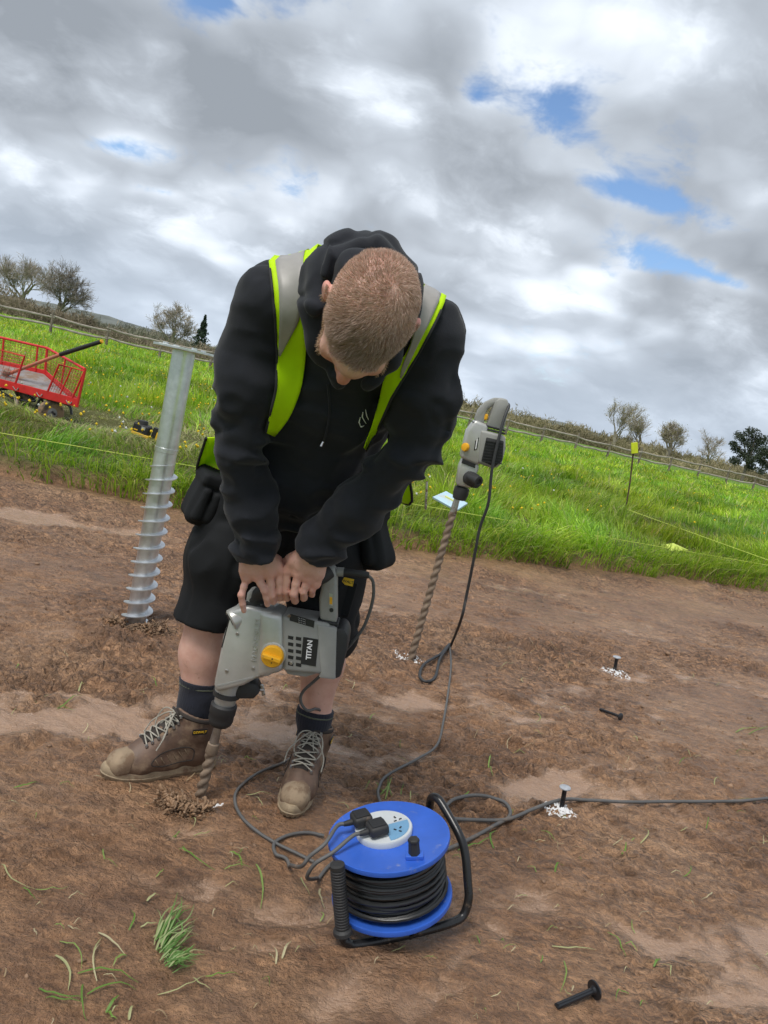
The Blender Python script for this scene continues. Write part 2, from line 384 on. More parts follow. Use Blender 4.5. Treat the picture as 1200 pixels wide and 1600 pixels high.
dn = t.n.new('ShaderNodeTexNoise'); t.put(dn, 'Vector', P); t.put(dn, 'Scale', 34.0); t.put(dn, 'Detail', 3.0)
dv = t.n.new('ShaderNodeVectorMath'); dv.operation = 'MULTIPLY_ADD'; t.l.new(dn.outputs['Color'], dv.inputs[0]); dv.inputs[1].default_value = (0.035, 0.035, 0.0); t.l.new(t.mapping(P, rot=(0, 0, -STREAK), scale=(0.7, 1.1, 1)), dv.inputs[2])
lump = 0; col_l = None
for sc_v, amt in ((56.0, 1.0), (125.0, 0.6)):
    vo = t.n.new('ShaderNodeTexVoronoi'); vo.voronoi_dimensions = '2D'; t.l.new(dv.outputs[0], vo.inputs['Vector']); t.put(vo, 'Scale', sc_v)
    tone_ = t.smooth(t.xyz(vo.outputs['Color'])[0], 0.0, 1.0, 0.62, 1.26); hl = t.math('MULTIPLY', t.math('SUBTRACT', 1.0, vo.outputs['Distance']), amt)
    tone_ = t.math('ADD', 1.0, t.math('MULTIPLY', t.math('SUBTRACT', tone_, 1.0), t.math('ADD', 0.38, t.math('MULTIPLY', ac, 0.45))))     # each clod has its own tone
    base = t.mix(1.0, base, t.comb(tone_, tone_, tone_), 'MULTIPLY'); lump = hl if col_l is None else t.math('ADD', lump, hl); col_l = 1
base = t.mix(t.smooth(n4, 0.52, 0.72, 0.0, 0.55), base, (0.190, 0.112, 0.072))
base = t.mix(t.math('MULTIPLY', aw, 0.8), base, (0.345, 0.225, 0.150))  # wet mud: its pale pinkish sky reflection is mixed into the colour
soil = t.mix(t.noise(P, 30, 4), (0.085, 0.105, 0.028), (0.19, 0.175, 0.075))
base = t.mix(ag, base, soil)
b = t.n.new('ShaderNodeBsdfPrincipled'); t.put(b, 'Base Color', base)
rgh = t.math('SUBTRACT', t.math('ADD', t.math('ADD', 0.24, t.math('MULTIPLY', n2, 0.28)), t.math('MULTIPLY', ac, 0.20)), t.math('MULTIPLY', aw, 0.17))
t.put(b, 'Roughness', t.math('ADD', rgh, t.math('MULTIPLY', ag, 0.4), clamp=True)); t.put(b, 'Specular IOR Level', t.math('SUBTRACT', 0.6, t.math('MULTIPLY', ag, 0.5)))
bh = t.math('ADD', t.math('ADD', t.math('MULTIPLY', n2, 0.7), t.math('MULTIPLY', n3, 0.55)), t.math('MULTIPLY', n5, 0.16))
bh = t.math('ADD', bh, t.math('MULTIPLY', lump, t.math('ADD', 0.13, t.math('MULTIPLY', ac, 0.32))))
bh = t.math('MULTIPLY', bh, t.math('SUBTRACT', 1.0, t.math('MULTIPLY', aw, 0.72)))
t.put(b, 'Normal', t.bump(bh, 1.0, 0.038))
o_ = t.n.new('ShaderNodeOutputMaterial'); t.l.new(b.outputs[0], o_.inputs[0])
me = np_mesh('muddy_ground', np.stack([x, y, z], 1), F, {'wet': wet, 'green': green, 'churn': churn})
tag(link_mesh('muddy_ground', me, mg), kind='structure')

# the field to the horizon
mf = bpy.data.materials.new('field_turf'); mf.use_nodes = True; mf.node_tree.nodes.clear(); t = NT(mf.node_tree)
P = t.coord('Object'); n1 = t.noise(P, 0.6, 6, 0.65); n2 = t.noise(P, 9, 6, 0.7)
base = t.ramp(n1, [(0.3, (0.085, 0.165, 0.018)), (0.55, (0.15, 0.26, 0.032)), (0.75, (0.21, 0.31, 0.055))])
base = t.mix(1.0, base, t.ramp(n2, [(0.3, 0.55), (0.6, 1.1)]), 'MULTIPLY')
b = t.n.new('ShaderNodeBsdfPrincipled'); t.put(b, 'Base Color', base); t.put(b, 'Roughness', 0.85); t.put(b, 'Specular IOR Level', 0.2)
t.put(b, 'Normal', t.bump(t.math('ADD', n2, n1), 0.8, 0.12))
o_ = t.n.new('ShaderNodeOutputMaterial'); t.l.new(b.outputs[0], o_.inputs[0])
yy = np.concatenate([np.linspace(12.9, 60, 70), np.linspace(64, 200, 30), np.linspace(240, 2600, 24)])
tt = np.linspace(-1, 1, 81)
T_, Y2 = np.meshgrid(tt, yy); X2 = T_ * (Y2 * 1.3 + 14); x2 = X2.ravel(); y2 = Y2.ravel()
z2 = FIELD_Z + 0.05 * fbm2(x2 * 0.35, y2 * 0.35, 3, 0.5, 31) - 0.012 - 0.004 * np.clip(y2 - 75, 0, 1e5)
i = np.arange((len(yy) - 1) * 80); k0 = (i // 80) * 81 + i % 80
tag(link_mesh('field', np_mesh('field', np.stack([x2, y2, z2], 1), np.stack([k0, k0 + 1, k0 + 82, k0 + 81], 1)), mf), kind='structure')
# ground beside and behind the place where the picture was taken
V = [(-2500, -2500, -0.09), (2500, -2500, -0.09), (2500, 2600, -12.5), (-2500, 2600, -12.5), (-2500, 60, -0.09), (2500, 60, -0.09)]
me = bpy.data.meshes.new('outer_ground'); me.from_pydata(V, [], [(0, 1, 5, 4), (4, 5, 2, 3)])
tag(link_mesh('outer_ground', me, mf), kind='structure')
# the far hills
def hill(name, Y, x0, x1, prof, colr, nseg=160):
    xs = np.linspace(x0, x1, nseg); hs = prof(xs); rows = []
    for k, (dy, fr) in enumerate([(-500, 0.0), (-250, 0.55), (0, 1.0), (300, 0.7), (700, 0.0)]):
        rows.append(np.stack([xs, np.full(nseg, Y + dy), -12 + hs * fr + 3 * fbm2(xs / 60, xs * 0 + k * 3.1, 4, 0.6, 8 + k) * (fr > 0)], 1))
    V = np.concatenate(rows); i = np.arange(4 * (nseg - 1)); k0 = (i // (nseg - 1)) * nseg + i % (nseg - 1)
    tag(link_mesh(name, np_mesh(name, V, np.stack([k0, k0 + 1, k0 + nseg + 1, k0 + nseg], 1)), colr), kind='structure')
mh = mat('hazed_hill_woodland', (0.15, 0.165, 0.15), 0.9, var=0.3, vs=0.02, bump=0.5, bs=0.05, bd=4, spec=0.1)  # distance haze is put into the colour, greying the woodland
hill('hills', 1900, -2200, 2200, lambda xs: 16 + 12 * np.exp(-((xs - 250) / 500) ** 2) + 20 * np.exp(-((xs + 900) / 380) ** 2) + 8 * fbm2(xs / 200, xs * 0, 4, 0.5, 2), mh)

# ------------------------------------------------------------------ grass
rng = np.random.default_rng(7)
def blades(px, py, pz, hgt, wid, lean, az, col, seg=2):
    """grass blades as bent tapering strips; az = direction they lean to"""
    n = len(px); fa = az + math.pi / 2 + rng.normal(0, 0.9, n)                 # facing
    wx, wy = np.cos(fa) * wid / 2, np.sin(fa) * wid / 2
    lx, ly = np.cos(az) * lean * hgt, np.sin(az) * lean * hgt
    V = []; C = []
    fr = [0.0, 0.5, 1.0] if seg == 2 else [0.0, 0.4, 0.75, 1.0]
    for k, f in enumerate(fr):
        zz = pz + hgt * f * (1 - 0.38 * np.minimum(lean, 1.4) * f * f); cx = px + lx * f * f; cy = py + ly * f * f; wf = 1.0 if f == 0 else (0.85 if f < 0.6 else 0.55)
        if k < len(fr) - 1:
            V += [np.stack([cx - wx * wf, cy - wy * wf, zz], 1), np.stack([cx + wx * wf, cy + wy * wf, zz], 1)]
            C += [col * (0.82 + 0.18 * f)] * 2 if False else [col] * 2
        else: V.append(np.stack([cx, cy, zz], 1)); C.append(col)
    m = len(V); V = np.stack(V, 1).reshape(-1, 3); C = np.stack(C, 1).reshape(-1, 3)
    b0 = np.arange(n) * m; T = []
    for k in range(len(fr) - 2):
        a = 2 * k; T += [np.stack([b0 + a, b0 + a + 1, b0 + a + 3], 1), np.stack([b0 + a, b0 + a + 3, b0 + a + 2], 1)]
    a = 2 * (len(fr) - 2); T.append(np.stack([b0 + a, b0 + a + 1, b0 + a + 2], 1))
    return V, np.concatenate(T), C
def join(parts):
    V = []; T = []; C = []; k = 0
    for v, t_, c in parts: V.append(v); T.append(t_ + k); C.append(c); k += len(v)
    return np.concatenate(V), np.concatenate(T), np.concatenate(C)
mgr = bpy.data.materials.new('grass_blade'); mgr.use_nodes = True; mgr.node_tree.nodes.clear(); t = NT(mgr.node_tree)
ca = t.attr('tint', 'Color')
b = t.n.new('ShaderNodeBsdfPrincipled'); t.put(b, 'Base Color', ca); t.put(b, 'Roughness', 0.48); t.put(b, 'Specular IOR Level', 0.35)
tr = t.n.new('ShaderNodeBsdfTranslucent'); t.put(tr, 'Color', t.mix(1.0, ca, (1.15, 1.2, 0.7), 'MULTIPLY'))
ms = t.n.new('ShaderNodeMixShader'); t.put(ms, 0, 0.42); t.l.new(b.outputs[0], ms.inputs[1]); t.l.new(tr.outputs[0], ms.inputs[2])
o_ = t.n.new('ShaderNodeOutputMaterial'); t.l.new(ms.outputs[0], o_.inputs[0])
GREENS = np.array([(0.23, 0.37, 0.028), (0.29, 0.44, 0.036), (0.37, 0.50, 0.06), (0.14, 0.26, 0.030), (0.42, 0.50, 0.10), (0.50, 0.46, 0.20)])
def pick(n, pal, p):
    c = pal[rng.choice(len(pal), n, p=p)]; return np.clip(c * rng.uniform(0.78, 1.25, (n, 1)), 0, 1)
STRAW = [(-2.9, 8.2, 1.5, 1.0), (-4.6, 8.8, 1.4, 0.8), (-2.2, 9.6, 1.6, .5)]     # trodden pale grass round the cart and level
def scatter(y0, y1, dens, margin=0.12):
    a0, a1 = -0.80, 0.86; n = int(dens * (a1 - a0) * 0.5 * ((y1 + 1.5) ** 2 - (y0 + 1.5) ** 2))
    yy = np.sqrt(rng.uniform((y0 + 1.5) ** 2, (y1 + 1.5) ** 2, n)) - 1.5; xx = rng.uniform(a0, a1, n) * (yy + 1.5)
    k = yy > bank_y(xx) + margin; return xx[k], yy[k]
parts = []
def zone(y0, y1, dens, hs, ws, seg, margin=0.1):
    px, py = scatter(y0, y1, dens, margin); n = len(px)
    tus = fbm2(px * 1.5, py * 1.2, 3, 0.55, 61); big = fbm2(px * 0.5, py * 0.5, 2, 0.5, 62)
    keep = rng.uniform(0, 1, n) < np.clip(0.66 + 0.9 * tus + 0.3 * big, 0.42, 1); px, py, tus, big = px[keep], py[keep], tus[keep], big[keep]; n = len(px)
    straw = np.zeros(n)
    for (sx, sy, sr, sa) in STRAW: straw += sa * np.exp(-((px - sx) / sr) ** 2 - ((py - sy) / (sr * 0.8)) ** 2)
    straw = np.clip(straw + 0.25 * tus, 0, 1)
    hgt = hs * np.clip(0.58 + 1.35 * tus + 0.4 * big, 0.24, 1.9) * rng.uniform(0.55, 1.25, n) * (1 - 0.62 * straw)
    az = 2 * math.pi * (0.5 + fbm2(px * 0.9, py * 0.9, 2, 0.5, 63)) + rng.normal(0, 0.75, n)
    lean = np.abs(rng.normal(0.55, 0.35, n)) + 0.7 * straw
    edge_ = np.exp(-(py - bank_y(px) - 0.1) / 0.25); az = np.where(rng.uniform(0, 1, n) < 0.65 * edge_, -math.pi / 2 + rng.normal(0.2, 0.6, n), az); lean = lean + 0.55 * edge_
    col = pick(n, GREENS, [.26, .28, .17, .16, .09, .04]); hue = fbm2(px * 0.8 + 9, py * 0.8, 3, 0.5, 64); col = col * np.clip(1.0 + 0.75 * big + 0.45 * tus, 0.5, 1.5)[:, None] * np.stack([1 + 0.5 * hue, 1 + 0.12 * hue, 1 - 0.2 * hue], 1)
    sc = np.array([(0.46, 0.45, 0.22)]) * rng.uniform(0.6, 1.15, (n, 1)); m_ = (rng.uniform(0, 1, n) < straw * 0.8)[:, None]; col = np.where(m_, sc, col)
    pz = np.where(py < 13.2, ground_z(px, py), FIELD_Z + 0.05 * fbm2(px * 0.35, py * 0.35, 3, 0.5, 31)) - 0.015
    parts.append(blades(px, py, pz, hgt, ws * rng.uniform(0.6, 1.4, n), lean, az, col, seg))
zone(4.0, 9.0, 1750, 0.35, 0.0092, 3, 0.04)
zone(9.0, 14.0, 950, 0.34, 0.011, 2)
zone(14.0, 24.0, 320, 0.31, 0.020, 2)
zone(24.0, 40.0, 80, 0.27, 0.034, 2)
zone(40.0, 66.0, 26, 0.26, 0.050, 2)
# long blades hanging over the lip of the bank
n = 11000; px = rng.uniform(-6.5, 9, n); py = bank_y(px) + rng.uniform(-0.02, 0.30, n); kk = rng.uniform(0, 1, n) < np.clip(0.45 + 1.6 * fbm2(px * 2.6, px * 0, 3, 0.5, 91), 0.03, 1); px, py = px[kk], py[kk]; n = len(px)
parts.append(blades(px, py, ground_z(px, py) - 0.01, rng.uniform(0.08, 0.42, n) * (0.8 + 0.5 * fbm2(px * 3.3, px * 0 + 4, 2, 0.5, 92)), 0.0075 * rng.uniform(0.6, 1.4, n), np.abs(rng.normal(1.0, 0.4, n)), -math.pi / 2 + rng.normal(0.15, 0.7, n), pick(n, GREENS, [.22, .26, .20, .12, .12, .08]), 3))
V, T, C = join(parts)
tag(link_mesh('meadow_grass', np_mesh('meadow_grass', V, T, {'tint': C}), mgr, smooth=False), 'lush green meadow grass in uneven tussocks beyond the mud bank', 'grass', kind='stuff')

# dandelions and daisies dotted through the grass
fl = MB(); fw = MB()
cnt = 0
while cnt < 3000:
    yy = 6.5 + 40 * random.Random(cnt * 7 + 1).random() ** 1.5; rr = random.Random(cnt * 13 + 5); xx = (rr.random() * 1.5 - 0.78) * yy
    dens = 0.5 + 0.5 * float(fbm2(np.array([xx * 0.25]), np.array([yy * 0.25]), 2, 0.5, 77)[0]) + (0.45 if xx < -1.5 else -0.22)
    cnt += 1
    if rr.random() > dens or yy < float(bank_y(np.array([xx]))[0]) + 0.7: continue
    zz = FIELD_Z + 0.17 + 0.14 * rr.random(); R0 = (0.010 + 0.008 * rr.random()) * min(1.4, 0.75 + yy / 40)
    tgt = fw if rr.random() < 0.10 else fl
    n = 7; a0 = rr.random() * 6; tl = (rr.random() - 0.5) * 0.8, (rr.random() - 0.6) * 0.8
    ring = [(xx + R0 * math.cos(a0 + 2 * math.pi * k / n), yy + R0 * math.sin(a0 + 2 * math.pi * k / n), zz + R0 * (tl[0] * math.cos(a0 + 2 * math.pi * k / n) + tl[1] * math.sin(a0 + 2 * math.pi * k / n))) for k in range(n)]
    V = ring + [(xx, yy, zz + 0.016), (xx, yy, zz - 0.014)]
    tgt.add(V, [(k, (k + 1) % n, n) for k in range(n)] + [((k + 1) % n, k, n + 1) for k in range(n)])
tag(fl.build('dandelions', mat('dandelion_yellow', (0.80, 0.58, 0.015), 0.7, trans=0.25)), 'scattered yellow dandelion flowers in the meadow', 'flowers', kind='stuff')
tag(fw.build('seed_heads', mat('seed_head_white', (0.72, 0.74, 0.70), 0.8, trans=0.3)), 'few pale dandelion clocks among the meadow grass', 'flowers', kind='stuff')
# ------------------------------------------------------------------ cleft post and rail fence
m_rail = mat('weathered_cleft_oak', (0.36, 0.32, 0.27), 0.85, var=0.35, vs=3, bump=0.5, bs=25, bd=0.02)
m_post = mat('weathered_post', (0.20, 0.165, 0.13), 0.9, var=0.35, vs=3, bump=0.5, bs=25, bd=0.02)
fence = tag(empty('post_and_rail_fence', (0, 48, FIELD_Z)), 'weathered cleft oak post and rail fence along the far side of the meadow', 'fence')
FA = Vector((-34.0, 33.5, 0)); FB = Vector((42.0, 65.0, 0)); NB = 30
rn = random.Random(4)
fd = (FB - FA).normalized(); fs_ = Vector((-fd.y, fd.x, 0))
pts = [FA.lerp(FB, k / NB) + Vector((0, 0, FIELD_Z - 0.05 + rn.uniform(-.03, .03))) for k in range(NB + 1)]
for k, p in enumerate(pts):
    tl = Vector((rn.uniform(-.05, .05), rn.uniform(-.03, .03), 0)); hh = 1.18 + rn.uniform(-.06, .08)
    MB().tube([p, p + tl * .5 + Vector((0, 0, hh * .5)), p + tl + Vector((0, 0, hh))], [.085, .075, .06], 6).build('post', m_post, fence)
for k in range(NB):
    for hz_ in (0.98, 0.50):
        a = pts[k] + Vector((0, 0, hz_ + rn.uniform(-.05, .05))) - fs_ * .03 - fd * .12; b_ = pts[k + 1] + Vector((0, 0, hz_ + rn.uniform(-.05, .05))) - fs_ * .03 + fd * .12
        if k == 6 and hz_ > .6: b_.z -= .12
        P_ = [a.lerp(b_, f) + Vector((0, 0, rn.uniform(-.035, .03) - .05 * math.sin(f * math.pi))) for f in (0, .25, .5, .75, 1)]
        MB().tube(P_, [.04, .055, .06, .055, .04], 6).build('rail', m_rail, fence)

# ------------------------------------------------------------------ trees
def bare_tree(name, base, height, spread, seed, m_bark, label, twig=1.0, levels=5, split=(3, 5), up=0.3, buds=None, bud_n=0, group=None, trunk_h=0.25, lean=0.0, minr=0.012):
    rn = random.Random(seed); root = tag(empty(name, base), label, 'tree', group)
    tk = MB(); cr = MB(); tips = []
    def grow(p, d, L, r, lv):
        n = 4 if lv < 2 else (3 if lv < 4 else 2); path = [p]; q = p.copy(); dd = d.copy()
        for k in range(n):
            dd = (dd + Vector((rn.uniform(-1, 1), rn.uniform(-1, 1), rn.uniform(-.5, .9) * up * 1.5)) * (0.16 + 0.07 * lv)).normalized()
            q = q + dd * (L / n); path.append(q.copy())
        r1 = r * (0.62 if lv else 0.7)
        rs = [max(minr, r + (r1 - r) * k / n) for k in range(n + 1)]
        (tk if lv < 2 else cr).tube(path, rs, 6 if lv < 2 else 3, caps=False)
        if lv >= levels: tips.append(path[-1]); return
        nb = rn.randint(*split) + (1 if lv > 1 else 0)
        for j in range(nb):
            f = 1.0 if j == 0 else rn.uniform(0.35, 1.0)
            i_ = min(int(f * n), n - 1); s = path[i_].lerp(path[i_ + 1], f * n - i_ if f < 1 else 1)
            ax = dd.orthogonal().normalized(); ax.rotate(Matrix.Rotation(rn.uniform(0, 2 * math.pi), 3, dd))
            ang = rn.uniform(0.35, 1.0) if j else rn.uniform(0.05, 0.4)
            nd = (dd * math.cos(ang) + ax * math.sin(ang) * spread + Vector((0, 0, up * 0.35))).normalized()
            grow(s, nd, L * rn.uniform(0.58, 0.82), max(minr, r1 * rn.uniform(0.5, 0.78)), lv + 1)
    H0 = height * trunk_h
    grow(Vector(base) - Vector((0, 0, .3)), Vector((lean, 0, 1)).normalized(), H0 * 1.15, height * 0.032, 0)
    tk.build('trunk', m_bark, root, smooth=True); cr.build('crown', m_bark, root)
    if buds and bud_n:
        n = bud_n; ti = np.array([tuple(rn.choice(tips)) for _ in range(n)]); r2 = np.random.default_rng(seed)
        pos = ti + r2.normal(0, height * 0.022, (n, 3)); leaf_cards('young_leaves', pos, height * 0.0075, buds, root, r2)
    return root
def leaf_cards(name, pos, size, m, parent, r2, flat=0.0):
    n = len(pos); a = r2.normal(0, 1, (n, 3)); a /= np.linalg.norm(a, axis=1)[:, None]; b = np.cross(a, r2.normal(0, 1, (n, 3))); b /= np.linalg.norm(b, axis=1)[:, None]
    s = size * r2.uniform(0.5, 1.4, (n, 1)); V = np.stack([pos - a * s, pos + b * s * .5, pos + a * s, pos - b * s * .5], 1).reshape(-1, 3); k = np.arange(n) * 4
    o = link_mesh(name, np_mesh(name, V, np.stack([k, k + 1, k + 2, k + 3], 1)), m, parent, smooth=False); return o
m_bark = mat('grey_bark', (0.19, 0.165, 0.13), 0.9, var=0.3, vs=2, bump=0.4, bs=12, bd=0.05)
m_bark2 = mat('pale_twig_bark', (0.33, 0.29, 0.23), 0.9, var=0.3, vs=2, bump=0.3, bs=12, bd=0.05)
m_bud = mat('olive_spring_buds', (0.30, 0.28, 0.09), 0.8, var=0.4, vs=0.8, bump=0, trans=0.3)
m_twigs = mat('brown_hedge_twigs', (0.25, 0.205, 0.14), 0.9, var=0.45, vs=0.4, bump=0, trans=0.15)
m_euc = mat('dark_evergreen_leaves', (0.045, 0.060, 0.036), 0.6, var=0.4, vs=0.6, bump=0, trans=0.15)
m_con = mat('conifer_needles', (0.030, 0.052, 0.030), 0.7, var=0.4, vs=0.6, bump=0)
def base_at(px, Y, z=-0.3):
    p = at(px, 471 + 0.2308 * px, Y); return Vector((p.x, Y, z))
bare_tree('oak_tree', base_at(90, 124), 14.5, 1.15, 17, m_bark, 'large bare oak with thick crooked limbs at the far left, beyond the fence', levels=5, split=(4, 5), up=.18, trunk_h=.22, minr=.017)
bare_tree('bare_tree', base_at(30, 135), 15.5, 1.05, 5, m_bark2, 'finer bare tree left of the big oak, at the left edge', levels=5, split=(4, 5), up=.28, trunk_h=.24, minr=.017)
bare_tree('bare_tree', base_at(268, 125), 12.0, 1.15, 33, m_bark2, 'round-crowned bare tree seen just above the galvanised ground screw', levels=5, split=(4, 5), up=.2, trunk_h=.22, minr=.017)
bare_tree('budding_tree', base_at(1040, 150), 14.5, .8, 41, m_bark2, 'tall pale budding tree right of the yellow marker stake', levels=5, split=(4, 5), up=.45, buds=m_bud, bud_n=1500, trunk_h=.2, lean=.12, minr=.017)
bare_tree('budding_tree', base_at(962, 165), 12.5, .7, 43, m_bark2, 'slim budding tree rising just left of the yellow marker stake', levels=5, split=(3, 4), up=.5, buds=m_bud, bud_n=1800, trunk_h=.3, minr=.017)
bare_tree('budding_tree', base_at(1000, 160), 11, .8, 44, m_bark2, 'shorter budding tree behind the yellow marker stake', levels=5, split=(3, 4), up=.45, buds=m_bud, bud_n=1500, trunk_h=.25, minr=.017)
bare_tree('bare_tree', base_at(1105, 140), 11, .9, 45, m_bark2, 'low bare tree between the budding tree and the dark evergreen', levels=5, split=(3, 4), up=.35, trunk_h=.25, minr=.017)
# dark broad-leaved evergreens at the right edge
def leafy(name, base, height, blobs, m, label, n, seed, group=None):
    r2 = np.random.default_rng(seed); root = tag(empty(name, base), label, 'tree', group); tk = MB(); b = Vector(base); pos = []
    tk.tube([b - Vector((0, 0, .4)), b + Vector((.1, 0, height * .3)), b + Vector((.25, .1, height * .6)), b + Vector((.2, 0, height * .85))], [height * .03, height * .024, height * .016, .03], 7)
    for (dx, dy, dz, r) in blobs:
        c = b + Vector((dx, dy, dz)) * height; tk.tube([b + Vector((.15, 0, height * .35)), c.lerp(b + Vector((.2, 0, height * .5)), .4), c], [height * .012, height * .009, .02], 4, caps=False)
        k = int(n * r * 16); d = r2.normal(0, 1, (k, 3)); d /= np.linalg.norm(d, axis=1)[:, None]; pos.append(np.array(c)[None] + d * (r2.uniform(0.15, 1.25, (k, 1)) ** .7) * r * height * np.array([1, 1, .75]))
    tk.build('trunk', m_bark, root, smooth=True); leaf_cards('crown', np.concatenate(pos), height * .017, m, root, r2); return root
EB = [(-.12, 0, .70, .10), (.08, .05, .74, .11), (-.1, 0, .48, .11), (.18, 0, .50, .10), (.08, 0, .30, .10), (-.25, 0, .78, .11), (-.05, .05, .88, .13), (.14, 0, .80, .12), (.05, 0, .62, .12), (-.2, .1, .55, .10), (.24, 0, .58, .12), (-.32, 0, .62, .07), (.0, -.1, .42, .11), (.3, 0, .40, .09), (-.2, 0, .35, .10)]
leafy('evergreen_tree', base_at(1162, 120), 8.8, EB, m_euc, 'tall dark evergreen tree with ragged clumps near the right edge', 260, 3)
leafy('evergreen_tree', base_at(1203, 112), 7.2, [(x * 1.1, y, z_ * .95, r) for x, y, z_, r in EB], m_euc, 'second dark evergreen tree cut off by the right edge', 240, 4)
# conifer beside the round bare tree
cb = base_at(312, 118); r2 = np.random.default_rng(9); root = tag(empty('conifer_tree', cb), 'small dark conifer just right of the round-crowned bare tree', 'tree')
MB().tube([cb - Vector((0, 0, .3)), cb + Vector((0, 0, 6.4))], [.14, .02], 6).build('trunk', m_bark, root)
n = 1800; f = r2.uniform(0, 1, n) ** .8; a = r2.uniform(0, 6.283, n); rad = (1 - f) * 1.9 * (0.75 + 0.35 * np.sin(f * 34 + a * 2)) * r2.uniform(.55, 1, n)
leaf_cards('crown', np.array(cb)[None] + np.stack([np.cos(a) * rad, np.sin(a) * rad, 0.5 + f * 5.9], 1), .20, m_con, root, r2)
# hedgerow thickets behind the fence and the far wood: one mass each
def thicket(name, label, spec, m, seed, twig_m=None):
    """spec: (x, Y, half width, height, n) mounds of twigs and young leaves"""
    r2 = np.random.default_rng(seed); pos = []; dirs = []
    for (x_, Y, hw, hh, n) in spec:
        d = r2.normal(0, 1, (n, 3)); d /= np.linalg.norm(d, axis=1)[:, None]; d[:, 2] = np.abs(d[:, 2]); q = r2.uniform(0.25, 1, (n, 1)) ** .5
        pos.append(np.array([[x_, Y, -.5]]) + d * q * np.array([hw, hw * .8, hh]) * (1 + .22 * r2.normal(0, 1, (n, 1)) * .5 + .16 * np.sin(d[:, :1] * 9 + x_) + .12 * np.sin(d[:, 2:] * 11 + x_)))
    pos = np.concatenate(pos); n = len(pos)
    up = r2.normal(0, 1, (n, 3)) * .8; up[:, 2] += 1.0; up /= np.linalg.norm(up, axis=1)[:, None]; sd = np.cross(up, r2.normal(0, 1, (n, 3))); sd /= np.linalg.norm(sd, axis=1)[:, None]
    L = (0.0034 * pos[:, 1:2]) * r2.uniform(.5, 1.6, (n, 1)); W = (0.00052 * pos[:, 1:2]) * r2.uniform(.4, 1.2, (n, 1))
    V = np.stack([pos - up * L, pos + sd * W, pos + up * L, pos - sd * W], 1).reshape(-1, 3); k = np.arange(n) * 4
    tag(link_mesh(name, np_mesh(name, V, np.stack([k, k + 1, k + 2, k + 3], 1)), m, None, smooth=False), label, 'trees', kind='stuff')
rn = random.Random(8); sp = []
for k in range(34):
    px = -60 + k * 14 + rn.uniform(-6, 6); p = base_at(px, rn.uniform(70, 110)); tall = 2.7 if px < 60 else (2.0 if px < 150 else 1.35)
    if px > 290: tall = 2.0
    sp.append((p.x, p.y, rn.uniform(1.6, 3.2), tall * rn.uniform(.75, 1.25), 1500))
thicket('hedgerow', 'brown budding hedgerow behind the left stretch of the fence', sp, m_twigs, 21)
sp = []
for k in range(60):
    px = 640 + k * 10 + rn.uniform(-5, 5); p = base_at(px, rn.uniform(120, 210)); tall = (0.019 if px < 960 else 0.017) * p.y * rn.uniform(.7, 1.2)
    sp.append((p.x, p.y, rn.uniform(3, 6), tall, 1300))
thicket('far_wood', 'brown and olive wooded belt beyond the right stretch of the fence', sp, mat('mixed_spring_wood', (0.27, 0.235, 0.13), 0.9, var=0.55, vs=0.06, bump=0, trans=.15), 22)
sp = []
for k in range(40):
    px = 120 + k * 16 + rn.uniform(-5, 5); p = base_at(px, rn.uniform(240, 330), -1.5); sp.append((p.x, p.y, rn.uniform(5, 10), 0.010 * p.y * rn.uniform(.7, 1.3), 700))
thicket('distant_wood', 'hazy distant wood low on the horizon', sp, mat('distant_wood_foliage', (0.21, 0.205, 0.15), 0.9, var=0.5, vs=0.04, bump=0, trans=.1), 23)
